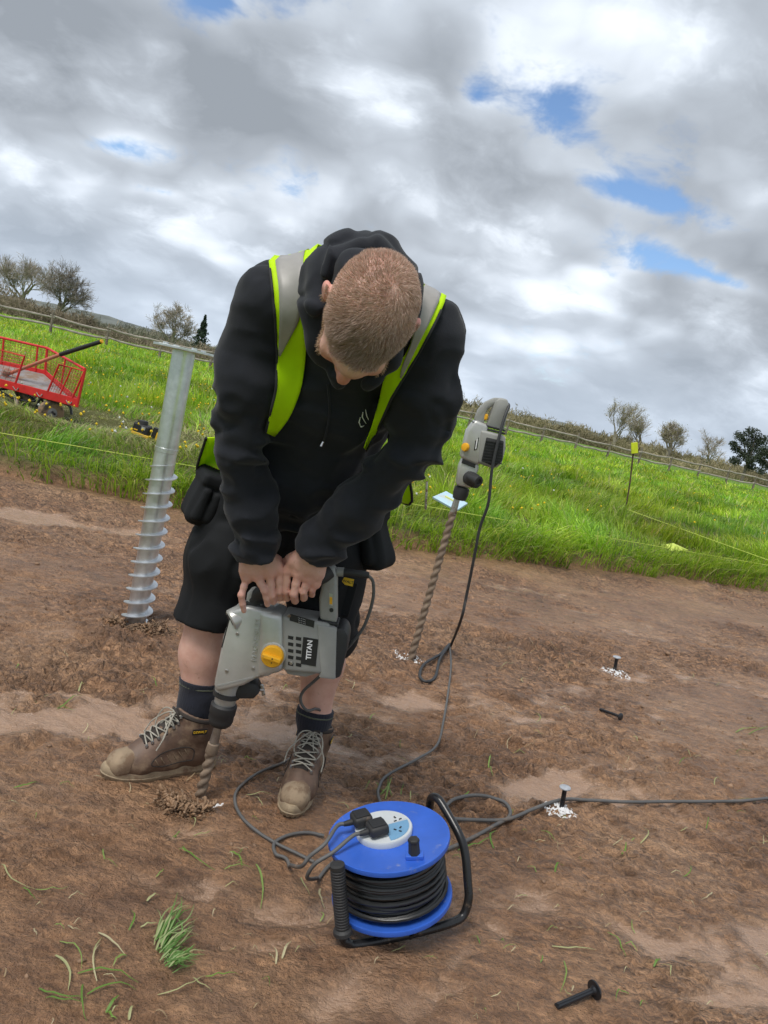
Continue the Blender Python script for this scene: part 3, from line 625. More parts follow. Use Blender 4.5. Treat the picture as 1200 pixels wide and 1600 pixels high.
# ------------------------------------------------------------------ signed-distance modelling for cloth, skin, boots
def A3(p): return np.array(tuple(p), float)
class Field:
    def __init__(s, lo, hi, h):
        s.lo = A3(lo); s.h = h; s.n = np.ceil((A3(hi) - s.lo) / h).astype(int) + 1
        s.D = np.full(s.n, 0.25, np.float32)
    def box(s, lo, hi):
        a = np.clip(np.floor((lo - s.lo) / s.h).astype(int), 0, s.n - 1); b = np.clip(np.ceil((hi - s.lo) / s.h).astype(int) + 1, 1, s.n)
        return a, b
    def pts(s, a, b):
        g = [s.lo[i] + s.h * np.arange(a[i], b[i]) for i in range(3)]
        return np.meshgrid(*g, indexing='ij')
    def put(s, fn, lo, hi, k=0.0, op='add'):
        m = max(0.05, k * 1.5) if op == 'add' else k + 0.01
        a, b = s.box(A3(lo) - m, A3(hi) + m)
        if np.any(b <= a): return s
        X = s.pts(a, b); d = fn(*X); sl = tuple(slice(a[i], b[i]) for i in range(3)); D = s.D[sl]
        if op == 'add':
            if k > 0:
                q = np.clip(0.5 + 0.5 * (D - d) / k, 0, 1); s.D[sl] = D * (1 - q) + d * q - k * q * (1 - q)
            else: s.D[sl] = np.minimum(D, d)
        elif op == 'cut':
            if k > 0:
                q = np.clip(0.5 - 0.5 * (D + d) / k, 0, 1); s.D[sl] = D * (1 - q) - d * q + k * q * (1 - q)
            else: s.D[sl] = np.maximum(D, -d)
        elif op == 'keep': s.D[sl] = np.maximum(D, d)
        return s
    def cone(s, a, b, ra, rb, k=0.02, nrm=None, sq=1.0, op='add'):
        """tapered capsule, optionally flattened (sq > 1) along nrm"""
        a = A3(a); b = A3(b); R = max(ra, rb); ab = b - a; L2 = max(ab @ ab, 1e-9)
        if nrm is not None: nn = A3(nrm); nn = nn / np.linalg.norm(nn)
        def fn(X, Y, Z):
            px, py, pz = X - a[0], Y - a[1], Z - a[2]
            t = np.clip((px * ab[0] + py * ab[1] + pz * ab[2]) / L2, 0, 1)
            dx, dy, dz = px - t * ab[0], py - t * ab[1], pz - t * ab[2]
            if nrm is not None:
                e = (dx * nn[0] + dy * nn[1] + dz * nn[2]) * (sq - 1); dx, dy, dz = dx + e * nn[0], dy + e * nn[1], dz + e * nn[2]
            return np.sqrt(dx * dx + dy * dy + dz * dz) - (ra + (rb - ra) * t)
        return s.put(fn, np.minimum(a, b) - R, np.maximum(a, b) + R, k, op)
    def chain(s, P, R, k=0.02, nrm=None, sq=1.0):
        for i in range(len(P) - 1): s.cone(P[i], P[i + 1], R[i], R[i + 1], k, nrm, sq)
        return s
    def ell(s, c, r, k=0.02, F=None, op='add'):
        """ellipsoid with radii r along the rows of F"""
        c = A3(c); r = A3(r); F = np.eye(3) if F is None else np.array([A3(f) for f in F])
        def fn(X, Y, Z):
            p = [X - c[0], Y - c[1], Z - c[2]]
            q = [(F[i, 0] * p[0] + F[i, 1] * p[1] + F[i, 2] * p[2]) for i in range(3)]
            k0 = np.sqrt(sum((q[i] / r[i]) ** 2 for i in range(3))); k1 = np.sqrt(sum((q[i] / r[i] ** 2) ** 2 for i in range(3))) + 1e-6
            return k0 * (k0 - 1) / k1
        return s.put(fn, c - r.max(), c + r.max(), k, op)
    def rbox(s, c, half, rd, k=0.0, F=None, op='add'):
        c = A3(c); hf = A3(half); F = np.eye(3) if F is None else np.array([A3(f) for f in F])
        def fn(X, Y, Z):
            p = [X - c[0], Y - c[1], Z - c[2]]
            q = [np.abs(F[i, 0] * p[0] + F[i, 1] * p[1] + F[i, 2] * p[2]) - (hf[i] - rd) for i in range(3)]
            o = np.sqrt(sum(np.maximum(v, 0) ** 2 for v in q)); return o + np.minimum(np.maximum(np.maximum(q[0], q[1]), q[2]), 0) - rd
        R = np.linalg.norm(hf); return s.put(fn, c - R, c + R, k, op)
    def plane(s, p, n):
        """remove what lies on the side n points to"""
        p = A3(p); n = A3(n); n = n / np.linalg.norm(n); X = s.pts(np.zeros(3, int), s.n)
        s.D = np.maximum(s.D, ((X[0] - p[0]) * n[0] + (X[1] - p[1]) * n[1] + (X[2] - p[2]) * n[2]).astype(np.float32)); return s
    def ripple(s, amp, sc, seed=0, ridge=False, mask=None):
        X = s.pts(np.zeros(3, int), s.n); near = np.abs(s.D) < 0.03; x_, y_, z_ = [q[near] for q in X]
        v = vn3(x_ * sc[0], y_ * sc[1], z_ * sc[2], seed)
        if ridge == 'crease': v = np.exp(-(v / .11) ** 2)
        elif ridge: v = 1 - 2 * np.abs(v)
        if mask is not None: v = v * mask(x_, y_, z_)
        s.D[near] += (amp * v).astype(np.float32); return s
    def sample(s, P):
        q = (np.asarray(P) - s.lo) / s.h; i = np.clip(np.floor(q).astype(int), 0, s.n - 2); f = np.clip(q - i, 0, 1); r = 0
        for dx in (0, 1):
            for dy in (0, 1):
                for dz in (0, 1):
                    r = r + s.D[i[..., 0] + dx, i[..., 1] + dy, i[..., 2] + dz] * (f[..., 0] if dx else 1 - f[..., 0]) * (f[..., 1] if dy else 1 - f[..., 1]) * (f[..., 2] if dz else 1 - f[..., 2])
        return r
    def grad(s, P):
        e = s.h; g = np.stack([s.sample(P + np.eye(3)[i] * e) - s.sample(P - np.eye(3)[i] * e) for i in range(3)], -1)
        return g / (np.linalg.norm(g, axis=-1, keepdims=True) + 1e-9)
    def project(s, P, iso=0.0, it=6):
        P = np.array(P, float)
        for _ in range(it): P = P - s.grad(P) * (s.sample(P) - iso)[..., None] * 0.9
        return P
    def shoot(s, px, py, iso=0.0, y0=None, y1=None):
        """walk along the line of sight until the surface"""
        d = np.array(tuple(ray(px, py))); d = d / d[1]; y = y0 if y0 else s.lo[1]; ymax = y1 if y1 else s.lo[1] + s.h * (s.n[1] - 1)
        o = np.array([0, 0, EYE]); prev = 1.0
        while y < ymax:
            v = float(s.sample(o + d * y)) - iso
            if v < 0: return o + d * (y - 0.004 * (-v) / max(prev - v, 1e-6))
            prev = v; y += 0.004
        return None
    def mesh(s):
        D = s.D; n = s.n; ins = D < 0
        cnt = np.zeros(n - 1, np.int8)
        for dx in (0, 1):
            for dy in (0, 1):
                for dz in (0, 1): cnt += ins[dx:n[0] - 1 + dx, dy:n[1] - 1 + dy, dz:n[2] - 1 + dz]
        act = (cnt > 0) & (cnt < 8); I = np.argwhere(act); ids = np.full(n - 1, -1, np.int64); ids[act] = np.arange(len(I))
        acc = np.zeros((len(I), 3)); num = np.zeros(len(I))
        for ax in range(3):
            o1, o2 = [j for j in range(3) if j != ax]
            for a in (0, 1):
                for b in (0, 1):
                    p = I.copy(); p[:, o1] += a; p[:, o2] += b; q = p.copy(); q[:, ax] += 1
                    d0 = D[p[:, 0], p[:, 1], p[:, 2]]; d1 = D[q[:, 0], q[:, 1], q[:, 2]]; m = (d0 < 0) != (d1 < 0)
                    t = np.where(m, d0 / np.where(m, d0 - d1, 1), 0); c = p.astype(float); c[:, ax] += t
                    acc[m] += (c - 0)[m]; num[m] += 1
        V = s.lo + s.h * acc / num[:, None]; Fs = []
        for ax in range(3):
            o1, o2 = (ax + 1) % 3, (ax + 2) % 3
            sl0 = [slice(1, n[j] - 1) for j in range(3)]; sl0[ax] = slice(0, n[ax] - 1); sl1 = list(sl0); sl1[ax] = slice(1, n[ax])
            a = ins[tuple(sl0)]; b = ins[tuple(sl1)]
            for want, flip in ((a & ~b, False), (~a & b, True)):
                E = np.argwhere(want); off = np.ones(3, int); off[ax] = 0; E = E + off
                c = []
                for (da, db) in ((0, 0), (-1, 0), (-1, -1), (0, -1)):
                    e = E.copy(); e[:, o1] += da; e[:, o2] += db; c.append(ids[e[:, 0], e[:, 1], e[:, 2]])
                if flip: c = c[::-1]
                Fs.append(np.stack(c, 1))
        F = np.concatenate(Fs); F = F[(F >= 0).all(1)]; return V, F
def relax(V, F, it=2, lam=0.5):
    e = np.concatenate([F[:, [0, 1]], F[:, [1, 2]], F[:, [2, 3]], F[:, [3, 0]]]); e = np.concatenate([e, e[:, ::-1]])
    for _ in range(it):
        s = np.zeros_like(V); c = np.zeros(len(V)); np.add.at(s, e[:, 0], V[e[:, 1]]); np.add.at(c, e[:, 0], 1); V = V + lam * (s / np.maximum(c, 1)[:, None] - V)
    return V
def sdf_obj(name, f, m, parent, it=1):
    V, F = f.mesh(); V = relax(V, F, it); return link_mesh(name, np_mesh(name, V, F), m, parent)
def sheet(name, G, m, parent, thick=0.003):
    """a grid of points G (rows, cols, 3) as cloth with thickness"""
    G = np.asarray(G); r, c = G.shape[:2]; V = G.reshape(-1, 3); i = np.arange((r - 1) * (c - 1)); k = (i // (c - 1)) * c + i % (c - 1)
    o = link_mesh(name, np_mesh(name, V, np.stack([k, k + 1, k + c + 1, k + c], 1)), m, parent)
    s = o.modifiers.new('thickness', 'SOLIDIFY'); s.thickness = thick; s.offset = 0; return o
def unit(v): v = A3(v); return v / np.linalg.norm(v)

# ------------------------------------------------------------------ the man
m_skin = bpy.data.materials.new('skin'); m_skin.use_nodes = True; m_skin.node_tree.nodes.clear(); t = NT(m_skin.node_tree); P = t.coord('Object')
n1 = t.noise(P, 22, 4, 0.6); n2 = t.noise(P, 160, 3, 0.6); n3 = t.noise(P, 60, 2, 0.5); bl = t.attr('blush')
c = t.ramp(n1, [(0.3, (0.56, 0.315, 0.245)), (0.5, (0.63, 0.375, 0.30)), (0.72, (0.68, 0.43, 0.35))])
c = t.mix(t.math('MULTIPLY', bl, 0.7), c, (0.60, 0.21, 0.165))
c = t.mix(t.smooth(n3, 0.70, 0.80, 0, 0.4), c, (0.30, 0.11, 0.08)); px_, py_, pz_ = t.xyz(P)
msk = t.math('MULTIPLY', t.smooth(t.noise(P, 38, 7, 0.7), 0.60, 0.70), t.smooth(pz_, 0.5, 0.2)); c = t.mix(t.math('MULTIPLY', msk, 0.7), c, (0.24, 0.15, 0.09))
b = t.n.new('ShaderNodeBsdfPrincipled'); t.put(b, 'Base Color', c); t.put(b, 'Roughness', 0.52); t.put(b, 'Subsurface Weight', 0.12); t.put(b, 'Subsurface Radius', (0.01, 0.004, 0.002)); t.put(b, 'Subsurface Scale', 1.0)
t.put(b, 'Normal', t.bump(t.math('ADD', n2, t.math('MULTIPLY', n1, .6)), 0.3, 0.004)); o_ = t.n.new('ShaderNodeOutputMaterial'); t.l.new(b.outputs[0], o_.inputs[0])
m_hood = mat('black_sweatshirt', (0.015, 0.0165, 0.0225), 0.88, var=0.25, vs=9, bump=0.35, bs=420, bd=0.0015, spec=0.25, sheen=0.12, dirt=(0.05, 0.045, 0.04), ds=5, dt=0.76)
m_short = mat('black_work_shorts', (0.0105, 0.0115, 0.0135), 0.8, var=0.25, vs=9, bump=0.35, bs=500, bd=0.001, spec=0.25, dirt=(0.06, 0.045, 0.035), ds=7, dt=0.74)
m_sock = mat('navy_sock_knit', (0.010, 0.012, 0.022), 0.95, var=0.2, vs=20, bump=0.4, bs=300, bd=0.001, sheen=0.1)
m_band = mat('grey_sock_band', (0.09, 0.10, 0.07), 0.95)
m_lime = mat('hi_vis_lime', (0.60, 0.92, 0.0), 0.62, var=0.08, vs=10, bump=0.3, bs=500, bd=0.001, spec=0.3, trans=0.22)
m_refl = mat('grey_reflective_tape', (0.30, 0.285, 0.265), 0.45, var=0.12, vs=16, bump=0.15, bs=300, bd=0.001, spec=0.6)
m_trim = mat('black_binding', (0.02, 0.02, 0.022), 0.8)
m_white = mat('white_print', (0.75, 0.75, 0.75), 0.6)
m_tip = mat('metal_tip', (0.7, 0.7, 0.7), 0.3, 1.0)
man = tag(empty('person', (-0.25, 2.12, 0.0)), 'person in black hoodie, hi-vis vest and shorts bending over the grey breaker drill', 'person')

SR, SL = at(413, 470, 1.74), at(666, 514, 1.72)
ER, EL = at(374, 685, 1.80), at(648, 700, 1.78)
WR, WL = at(400, 866, 1.875), at(492, 864, 1.875)
HC = at(577, 492, 1.43)
hu = unit((0.20, -0.97, -0.04)); hf = np.array((-0.13, -0.05, -1.0)); hf = unit(hf - hu * (hf @ hu)); hs = np.cross(hu, hf)
def hd(s_, f_, u_): return A3(HC) + hs * s_ + hf * f_ + hu * u_
NB_ = Vector(hd(0, -.035, -.16)); CH = at(500, 590, 1.90); PV = at(455, 762, 2.14); UC = at(545, 490, 1.76)
HR, HL = at(402, 790, 2.16), at(508, 800, 2.16)
KR, KL = at(322, 955, 2.12), at(512, 965, 2.14)
AR, AL = Vector((-0.400, 2.115, 0.10)), Vector((-0.058, 2.205, 0.10))
sp_ = unit(A3(UC) - A3(PV)); xx = np.array([1.0, 0, 0]); xs_ = unit(xx - sp_ * (xx @ sp_)); nn_ = np.cross(sp_, xs_)
TF = [xs_, nn_, sp_]

# hoodie
H = Field((-0.66, 1.42, 0.62), (0.28, 2.42, 1.60), 0.0057)
H.ell(A3(PV) + sp_ * .03, (.195, .145, .15), .05, TF)
H.ell(A3(PV) + (A3(CH) - A3(PV)) * .5 + np.array([0, -.01, -.03]), (.195, .15, .17), .08, TF)
H.ell(A3(CH) + np.array([0, 0, -.015]), (.205, .15, .17), .08, TF)
H.ell(A3(UC) + sp_ * -.02 + np.array([0, .03, 0]), (.19, .135, .14), .07, TF)
H.cone(A3(SR) * .8 + A3(SL) * .2 + np.array([0, .03, 0]), A3(SL) * .8 + A3(SR) * .2 + np.array([0, .03, 0]), .085, .085, .06)
H.cone(A3(UC) + np.array([0, .02, .04]), NB_, .115, .085, .06)
for S, E_, W_ in ((SR, ER, WR), (SL, EL, WL)):
    M1 = A3(S) * .5 + A3(E_) * .5; M2 = A3(E_) * .45 + A3(W_) * .55
    H.chain([A3(S) + np.array([0, .01, 0]), M1, A3(E_)], [.080, .068, .061], .045)
    H.chain([A3(E_), M2, A3(W_) * .9 + A3(E_) * .1, A3(W_)], [.059, .053, .045, .041], .02)
def armmask(x_, y_, z_):
    P_ = np.stack([x_, y_, z_], -1); r = 0
    for E_, W_ in ((ER, WR), (EL, WL)):
        r = r + np.exp(-(((P_ - A3(E_)) / .13) ** 2).sum(-1)) * 1.2 + .9 * np.exp(-(((P_ - A3(W_)) / .12) ** 2).sum(-1))
    return np.clip(.35 + r, 0, 1.5)
H.ripple(.014, (7, 7, 9), 1); H.ripple(-.013, (13, 9, 21), 2, True, armmask); H.ripple(.006, (24, 20, 36), 3, False, armmask); H.ripple(-.006, (9, 16, 9), 7, True); H.ripple(.0048, (9, 8, 17), 8, 'crease', armmask); H.ripple(.005, (6, 12, 7), 9, 'crease')
H.plane(A3(PV) - sp_ * .07, -sp_)
for E_, W_ in ((ER, WR), (EL, WL)):                      # cut the sleeve end square
    d_ = unit(A3(W_) - A3(E_)); p_ = A3(W_) + d_ * .004
    def fn(X, Y, Z, d_=d_, p_=p_): return np.maximum((X - p_[0]) * d_[0] + (Y - p_[1]) * d_[1] + (Z - p_[2]) * d_[2], -9) * -1
    def slab(X, Y, Z, d_=d_, p_=p_): return -((X - p_[0]) * d_[0] + (Y - p_[1]) * d_[1] + (Z - p_[2]) * d_[2])
    H.put(slab, p_ - .07, p_ + .07, 0.0, 'cut')
hoodie = sdf_obj('hoodie', H, m_hood, man, 3)
for S, W_ in ((ER, WR), (EL, WL)):                      # ribbed cuffs
    d_ = Vector(unit(A3(W_) - A3(S))); P_ = [W_ - d_ * .052 + d_ * f for f in (0, .004, .03, .052, .058)]
    MB().tube(P_, [.0435, .0465, .0450, .0420, .036], 28, caps=False).build('cuff', m_hood, hoodie, smooth=True)
# hood lying round the neck
HD = Field((-0.42, 1.36, 1.12), (0.16, 1.86, 1.62), 0.005)
hc2 = A3(at(567, 463, 1.57)); e1 = xx * .97 + np.array([0, 0, .2]); e1 = unit(e1); ax_ = unit((0.05, -.72, .42)); e1 = unit(e1 - ax_ * (e1 @ ax_)); e2 = np.cross(ax_, e1); e2 = e2 if e2[2] > 0 else -e2
def hoodring(rx, ry, off, rt, rb, k, a0=-.04, a1=1.04, n=22, lift=0.0):
    P_ = []; R_ = []
    for j in range(n + 1):
        a = math.pi * (a0 + (a1 - a0) * j / n); up_ = max(0, math.sin(a)); P_.append(hc2 + e1 * math.cos(a) * rx + e2 * math.sin(a) * ry + ax_ * (off + lift * up_)); R_.append(rb + (rt - rb) * up_ ** 1.2)
    HD.chain(P_, R_, k)
hoodring(.082, .100, -.010, .046, .024, .02)
hoodring(.080, .100, -.06, .056, .030, .03)
hoodring(.078, .086, .028, .021, .014, .010, a0=.05, a1=.95, lift=.010)
for sgn in (-1, 1):                                     # the sides run down to the throat
    HD.chain([hc2 + e1 * .082 * sgn - e2 * .03 - ax_ * .02, hc2 + e1 * .068 * sgn - e2 * .08 - ax_ * .07, hc2 + e1 * .03 * sgn - e2 * .13 + ax_ * -.12], [.024, .020, .014], .025)
HD.ripple(-.010, (11, 9, 13), 5, True); HD.ripple(.006, (18, 18, 22), 6); HD.ripple(.008, (12, 10, 10), 9, 'crease')
sdf_obj('hood', HD, m_hood, man, 2)
# drawstring and chest print
def chest(px, py, iso=.004): return H.shoot(px, py, iso)
q = [chest(512, 600, .006), chest(515, 640, .006), chest(511, 670, .006), chest(505, 690, .006)]
if all(v is not None for v in q):
    MB().tube(catmull([Vector(v) for v in q], 5), .0025, 6).build('drawstring', m_hood, hoodie); MB().tube([Vector(q[-1]), Vector(q[-1]) + Vector((-.003, -.002, -.012))], .003, 6).build('drawstring_tip', m_tip, hoodie)
for (a, b2, c2) in (((563, 652), (561, 660), (564, 668)), ((567, 644), (566, 652), (572, 662)), ((571, 640), (573, 650), (576, 656)), ((562, 664), (565, 667), (569, 665))):
    v = [chest(*p_, .0025) for p_ in (a, b2, c2)]
    if all(u is not None for u in v): MB().tube([Vector(u) for u in v], [.0008, .0016, .0008], 4).build('chest_logo', m_white, hoodie)

# hi-vis vest: two front panels laid over the shoulders, and a back
def interp_poly(P_, n):
    P_ = np.array(P_, float); d = np.r_[0, np.cumsum(np.hypot(*np.diff(P_, axis=0).T))]; t_ = np.linspace(0, d[-1], n)
    return np.stack([np.interp(t_, d, P_[:, 0]), np.interp(t_, d, P_[:, 1])], 1)
def panel(outer, inner, iso, rows=26, cols=9, over=6, back=(0, .05, .012)):
    a = interp_poly(outer, rows); b_ = interp_poly(inner, rows); G = []
    for r in range(rows):
        row = []
        for c_ in range(cols):
            p_ = a[r] + (b_[r] - a[r]) * c_ / (cols - 1); v = H.shoot(p_[0], p_[1], iso)
            if v is None: v = H.project(A3(at(p_[0], p_[1], 1.78))[None], iso)[0]
            row.append(v)
        G.append(row)
    G = np.array(G)
    for _ in range(2):                                  # ease out jumps
        G[1:-1] = .5 * G[1:-1] + .25 * (G[:-2] + G[2:]); G[:, 1:-1] = .5 * G[:, 1:-1] + .25 * (G[:, :-2] + G[:, 2:])
    ex = []
    cur = G[0].copy()
    for k_ in range(over): cur = H.project(cur + np.array(back), iso); ex.append(cur.copy())
    return np.concatenate([np.array(ex[::-1]), G]) if over else G
vest = empty('hi_vis_vest', tuple(CH), man)
LO = [(420, 408), (424, 440), (430, 500), (433, 555), (431, 610), (420, 655), (415, 676)]; LI = [(492, 400), (486, 440), (474, 505), (479, 545), (472, 606), (452, 655), (429, 682)]
RO = [(694, 474), (684, 497), (668, 528), (650, 560), (634, 586), (612, 622), (588, 676), (573, 704)]; RI = [(655, 452), (656, 480), (640, 545), (622, 570), (601, 585), (592, 632), (580, 668), (569, 700)]
pl = sheet('front_panel', panel(LO, LI, .008), m_lime, vest); pr = sheet('front_panel', panel(RO, RI, .008), m_lime, vest)
sheet('reflective_band', panel([(430, 407), (436, 450), (437, 500), (435, 555)], [(474, 402), (472, 450), (470, 498), (437, 558)], .0125, 16, 6), m_refl, pl, .0015)
sheet('reflective_band', panel([(686, 470), (672, 502), (650, 545), (636, 575), (627, 592)], [(660, 452), (656, 490), (640, 545), (626, 576), (625, 590)], .0125, 16, 6), m_refl, pr, .0015)
for o_poly, par in ((LO, pl), (RO, pr)):
    v = [H.shoot(p_[0], p_[1], .009) for p_ in interp_poly(o_poly, 24)]; v = [Vector(u) for u in v if u is not None]
    MB().tube(catmull(v[1:], 3), .003, 6).build('binding', m_trim, par)
G = []
hem = catmull([at(322, 684, 2.06), at(308, 738, 2.16), at(340, 735, 2.36), at(460, 720, 2.46), at(590, 765, 2.38), at(640, 788, 2.16), at(640, 745, 2.06)], 4)
nc2 = len(hem)
for r in range(12):
    f = r / 11; row = []
    for c_ in range(nc2):
        s_ = c_ / (nc2 - 1) - .5; top = A3(UC) + xs_ * s_ * .33 + np.array([0, .09, .10]); mid = A3(CH) + xs_ * s_ * .46 + nn_ * 0 + np.array([0, .13, .13])
        if f < .75:
            g = f / .75; p_ = top * (1 - g) + (A3(PV) + sp_ * .05 + xs_ * s_ * .44 + np.array([0, .14, .06])) * g; p_ = H.project(p_[None], .012)[0]; last = p_
        row.append(p_)
    G.append(row)
G = np.array(G); hm = np.array([tuple(p_) for p_ in hem])
for r in range(9, 12): g = (r - 8) / 3; G[r] = G[8] * (1 - g) + hm * g
bp = sheet('back_panel', G, m_lime, vest)
sheet('reflective_band', G[4:6] + np.array([0, .006, .004]), m_refl, bp, .0015)
MB().tube([Vector(p_) for p_ in hm], .004, 6).build('binding', m_trim, bp)

# ---- skin: head, arms with hands, legs, all in one mesh
body_parts = []
B = Field((-0.56, 1.30, 0.04), (0.14, 2.40, 1.5), 0.011)
for S, E_, W_ in ((SR, ER, WR), (SL, EL, WL)):
    B.chain([A3(S), A3(E_)], [.050, .036], .03); B.chain([A3(E_), A3(E_) * .6 + A3(W_) * .4, A3(W_)], [.034, .034, .030], .02)
B.ell(A3(PV), (.16, .12, .13), .05, TF); B.ell(A3(CH), (.165, .12, .17), .08, TF); B.ell(A3(UC) + np.array([0, .03, 0]), (.16, .11, .12), .06, TF)
B.cone(A3(UC) + np.array([0, .02, .03]), NB_, .085, .066, .05); B.cone(SR, SL, .055, .055, .04)
for Hp, K, An in ((HR, KR, AR), (HL, KL, AL)):
    K = A3(K); An = A3(An); B.chain([A3(Hp), K + np.array([0, 0, .06]), K], [.080, .054, .052], .03)
    cal = K * .66 + An * .34 + np.array([0, .012, 0]); B.chain([K, cal, K * .25 + An * .75, An], [.056, .064, .044, .038], .03)
V, F = B.mesh(); V = relax(V, F, 2); body_parts.append((V, F, np.zeros(len(V))))
# head
hh = 0.0042
HE = Field(A3(HC) - .19, A3(HC) + .19, hh); HFm = [hs, hf, hu]
HE.ell(hd(0, -.012, .012), (.080, .101, .090), .02, HFm)
HE.ell(hd(0, .040, -.050), (.064, .062, .075), .03, HFm)
HE.ell(hd(0, .065, -.105), (.036, .034, .030), .03, HFm)
HE.cone(hd(0, .082, .022), hd(0, .090, .026), .030, .030, .03)
HE.cone(hd(-.03, .086, .012), hd(.03, .086, .012), .014, .014, .015)
HE.chain([hd(0, .098, .002), hd(0, .112, -.022), hd(0, .124, -.040)], [.0085, .0105, .0135], .010)
HE.cone(hd(-.013, .110, -.044), hd(.013, .110, -.044), .009, .009, .008)
for sg in (-1, 1):
    HE.ell(hd(.032 * sg, .100, -.008), (.017, .014, .012), .012, HFm, 'cut'); HE.ell(hd(.032 * sg, .086, -.008), (.0135, .013, .012), .004, HFm)
    HE.ell(hd(.040 * sg, .080, -.040), (.026, .022, .022), .02, HFm)
    ef = [hs * .95 + hf * .30 * sg, hf * .95 - hs * .30 * sg, hu]
    HE.ell(hd(.086 * sg, -.012, -.016), (.009, .019, .032), .006, ef); HE.ell(hd(.0955 * sg, -.004, -.014), (.006, .010, .020), .004, ef, 'cut')
HE.cone(hd(-.017, .103, -.066), hd(.017, .103, -.066), .0075, .0075, .006); HE.cone(hd(-.015, .100, -.078), hd(.015, .100, -.078), .0085, .0085, .006)
HE.cone(hd(0, -.02, -.05), NB_, .062, .066, .03)
V, F = HE.mesh(); V = relax(V, F, 1)
loc = (V - A3(HC)) @ np.array(HFm).T
blush = np.exp(-((loc[:, 1] - .125) / .025) ** 2 - (loc[:, 2] + .035) ** 2 / .03 ** 2) + .8 * (np.abs(loc[:, 0]) > .082) * (loc[:, 1] < .02) + .5 * np.exp(-((np.abs(loc[:, 0]) - .04) / .02) ** 2 - ((loc[:, 1] - .09) / .03) ** 2)
body_parts.append((V, F, np.clip(blush, 0, 1)))
# hands
def hand(W_, El, mcp, pip, dip, tip, thumb, lo, hi, side):
    f = Field(lo, hi, .0022); W_ = A3(W_); d_ = unit(W_ - A3(El))
    f.cone(W_ - d_ * .05, W_ + d_ * .012, .031, .028, .01)
    mc = [A3(p) for p in mcp]
    wl = W_ + d_ * .01
    for k_, p_ in enumerate(mc):
        w0 = wl + (p_ - np.mean(mc, axis=0)) * .55; f.chain([w0 + np.array([0, .006, 0]), (w0 + p_) / 2 + np.array([0, .001, 0]), p_ + np.array([0, .004, 0])], [.021, .0165, .0135], .016)
        f.ell(p_ + np.array([0, -.002, .002]), (.0105, .0095, .0105), .010)
    for k_, (a, b_, c_, e_) in enumerate(zip(mc, [A3(p) for p in pip], [A3(p) for p in dip], [A3(p) for p in tip])):
        r = [.0104, .0108, .0104, .0090][k_]
        g = Field(lo, hi, .0022); g.chain([a, (a * .5 + b_ * .5), b_], [r * 1.06, r * .96, r * 1.0], .004); g.chain([b_, c_, e_], [r * .98, r * .9, r * .8], .004)
        q = np.clip(.5 + .5 * (f.D - g.D) / .0016, 0, 1); f.D = f.D * (1 - q) + g.D * q - .0016 * q * (1 - q)
    th = [A3(p) for p in thumb]; f.chain(th, [.019, .0145, .0125, .0105][:len(th)], .006)
    f.ripple(.0009, (90, 90, 90), 4)
    V, F = f.mesh(); V = relax(V, F, 1)
    bsh = sum(np.exp(-(((V - p_) / .013) ** 2).sum(1)) for p_ in mc) * .75 + sum(.6 * np.exp(-(((V - A3(p_)) / .010) ** 2).sum(1)) for p_ in pip)
    body_parts.append((V, F, np.clip(bsh + .15, 0, 1)))
YH = 1.885
def HP(lst, Y): return [at(x_, y_, Y + dy) for (x_, y_, dy) in lst]
hand(WR, ER, HP([(437, 893, 0), (421, 898, -.006), (403, 903, -.006), (385, 905, 0)], YH),
     HP([(437, 924, .004), (425, 930, -.004), (414, 922, -.012), (377, 930, -.012)], YH),
     HP([(438, 934, .032), (427, 939, .026), (417, 934, -.004), (379, 944, -.006)], YH),
     HP([(437, 922, .050), (427, 928, .048), (418, 944, .006), (381, 954, .0)], YH),
     HP([(415, 868, .02), (432, 876, .030), (444, 893, .045), (450, 908, .05)], YH),
     A3(at(440, 900, YH)) - .13, A3(at(440, 900, YH)) + .13, 1)
hand(WL, EL, HP([(449, 893, 0), (466, 898, -.006), (481, 906, -.004), (493, 913, .004)], YH),
     HP([(447, 924, .004), (459, 928, -.006), (474, 924, -.004), (488, 921, .004)], YH),
     HP([(448, 934, .032), (461, 938, .028), (475, 934, .028), (487, 929, .030)], YH),
     HP([(448, 922, .050), (461, 926, .050), (475, 921, .050), (487, 917, .050)], YH),
     HP([(472, 866, .02), (455, 874, .030), (446, 880, .045), (440, 890, .055)], YH),
     A3(at(450, 900, YH)) - .13, A3(at(450, 900, YH)) + .13, -1)
k = 0; VV = []; FF = []; BL = []
for V, F, b_ in body_parts: VV.append(V); FF.append(F + k); BL.append(b_); k += len(V)
body = link_mesh('body', np_mesh('body', np.concatenate(VV), np.concatenate(FF), {'blush': np.concatenate(BL)}), m_skin, man)

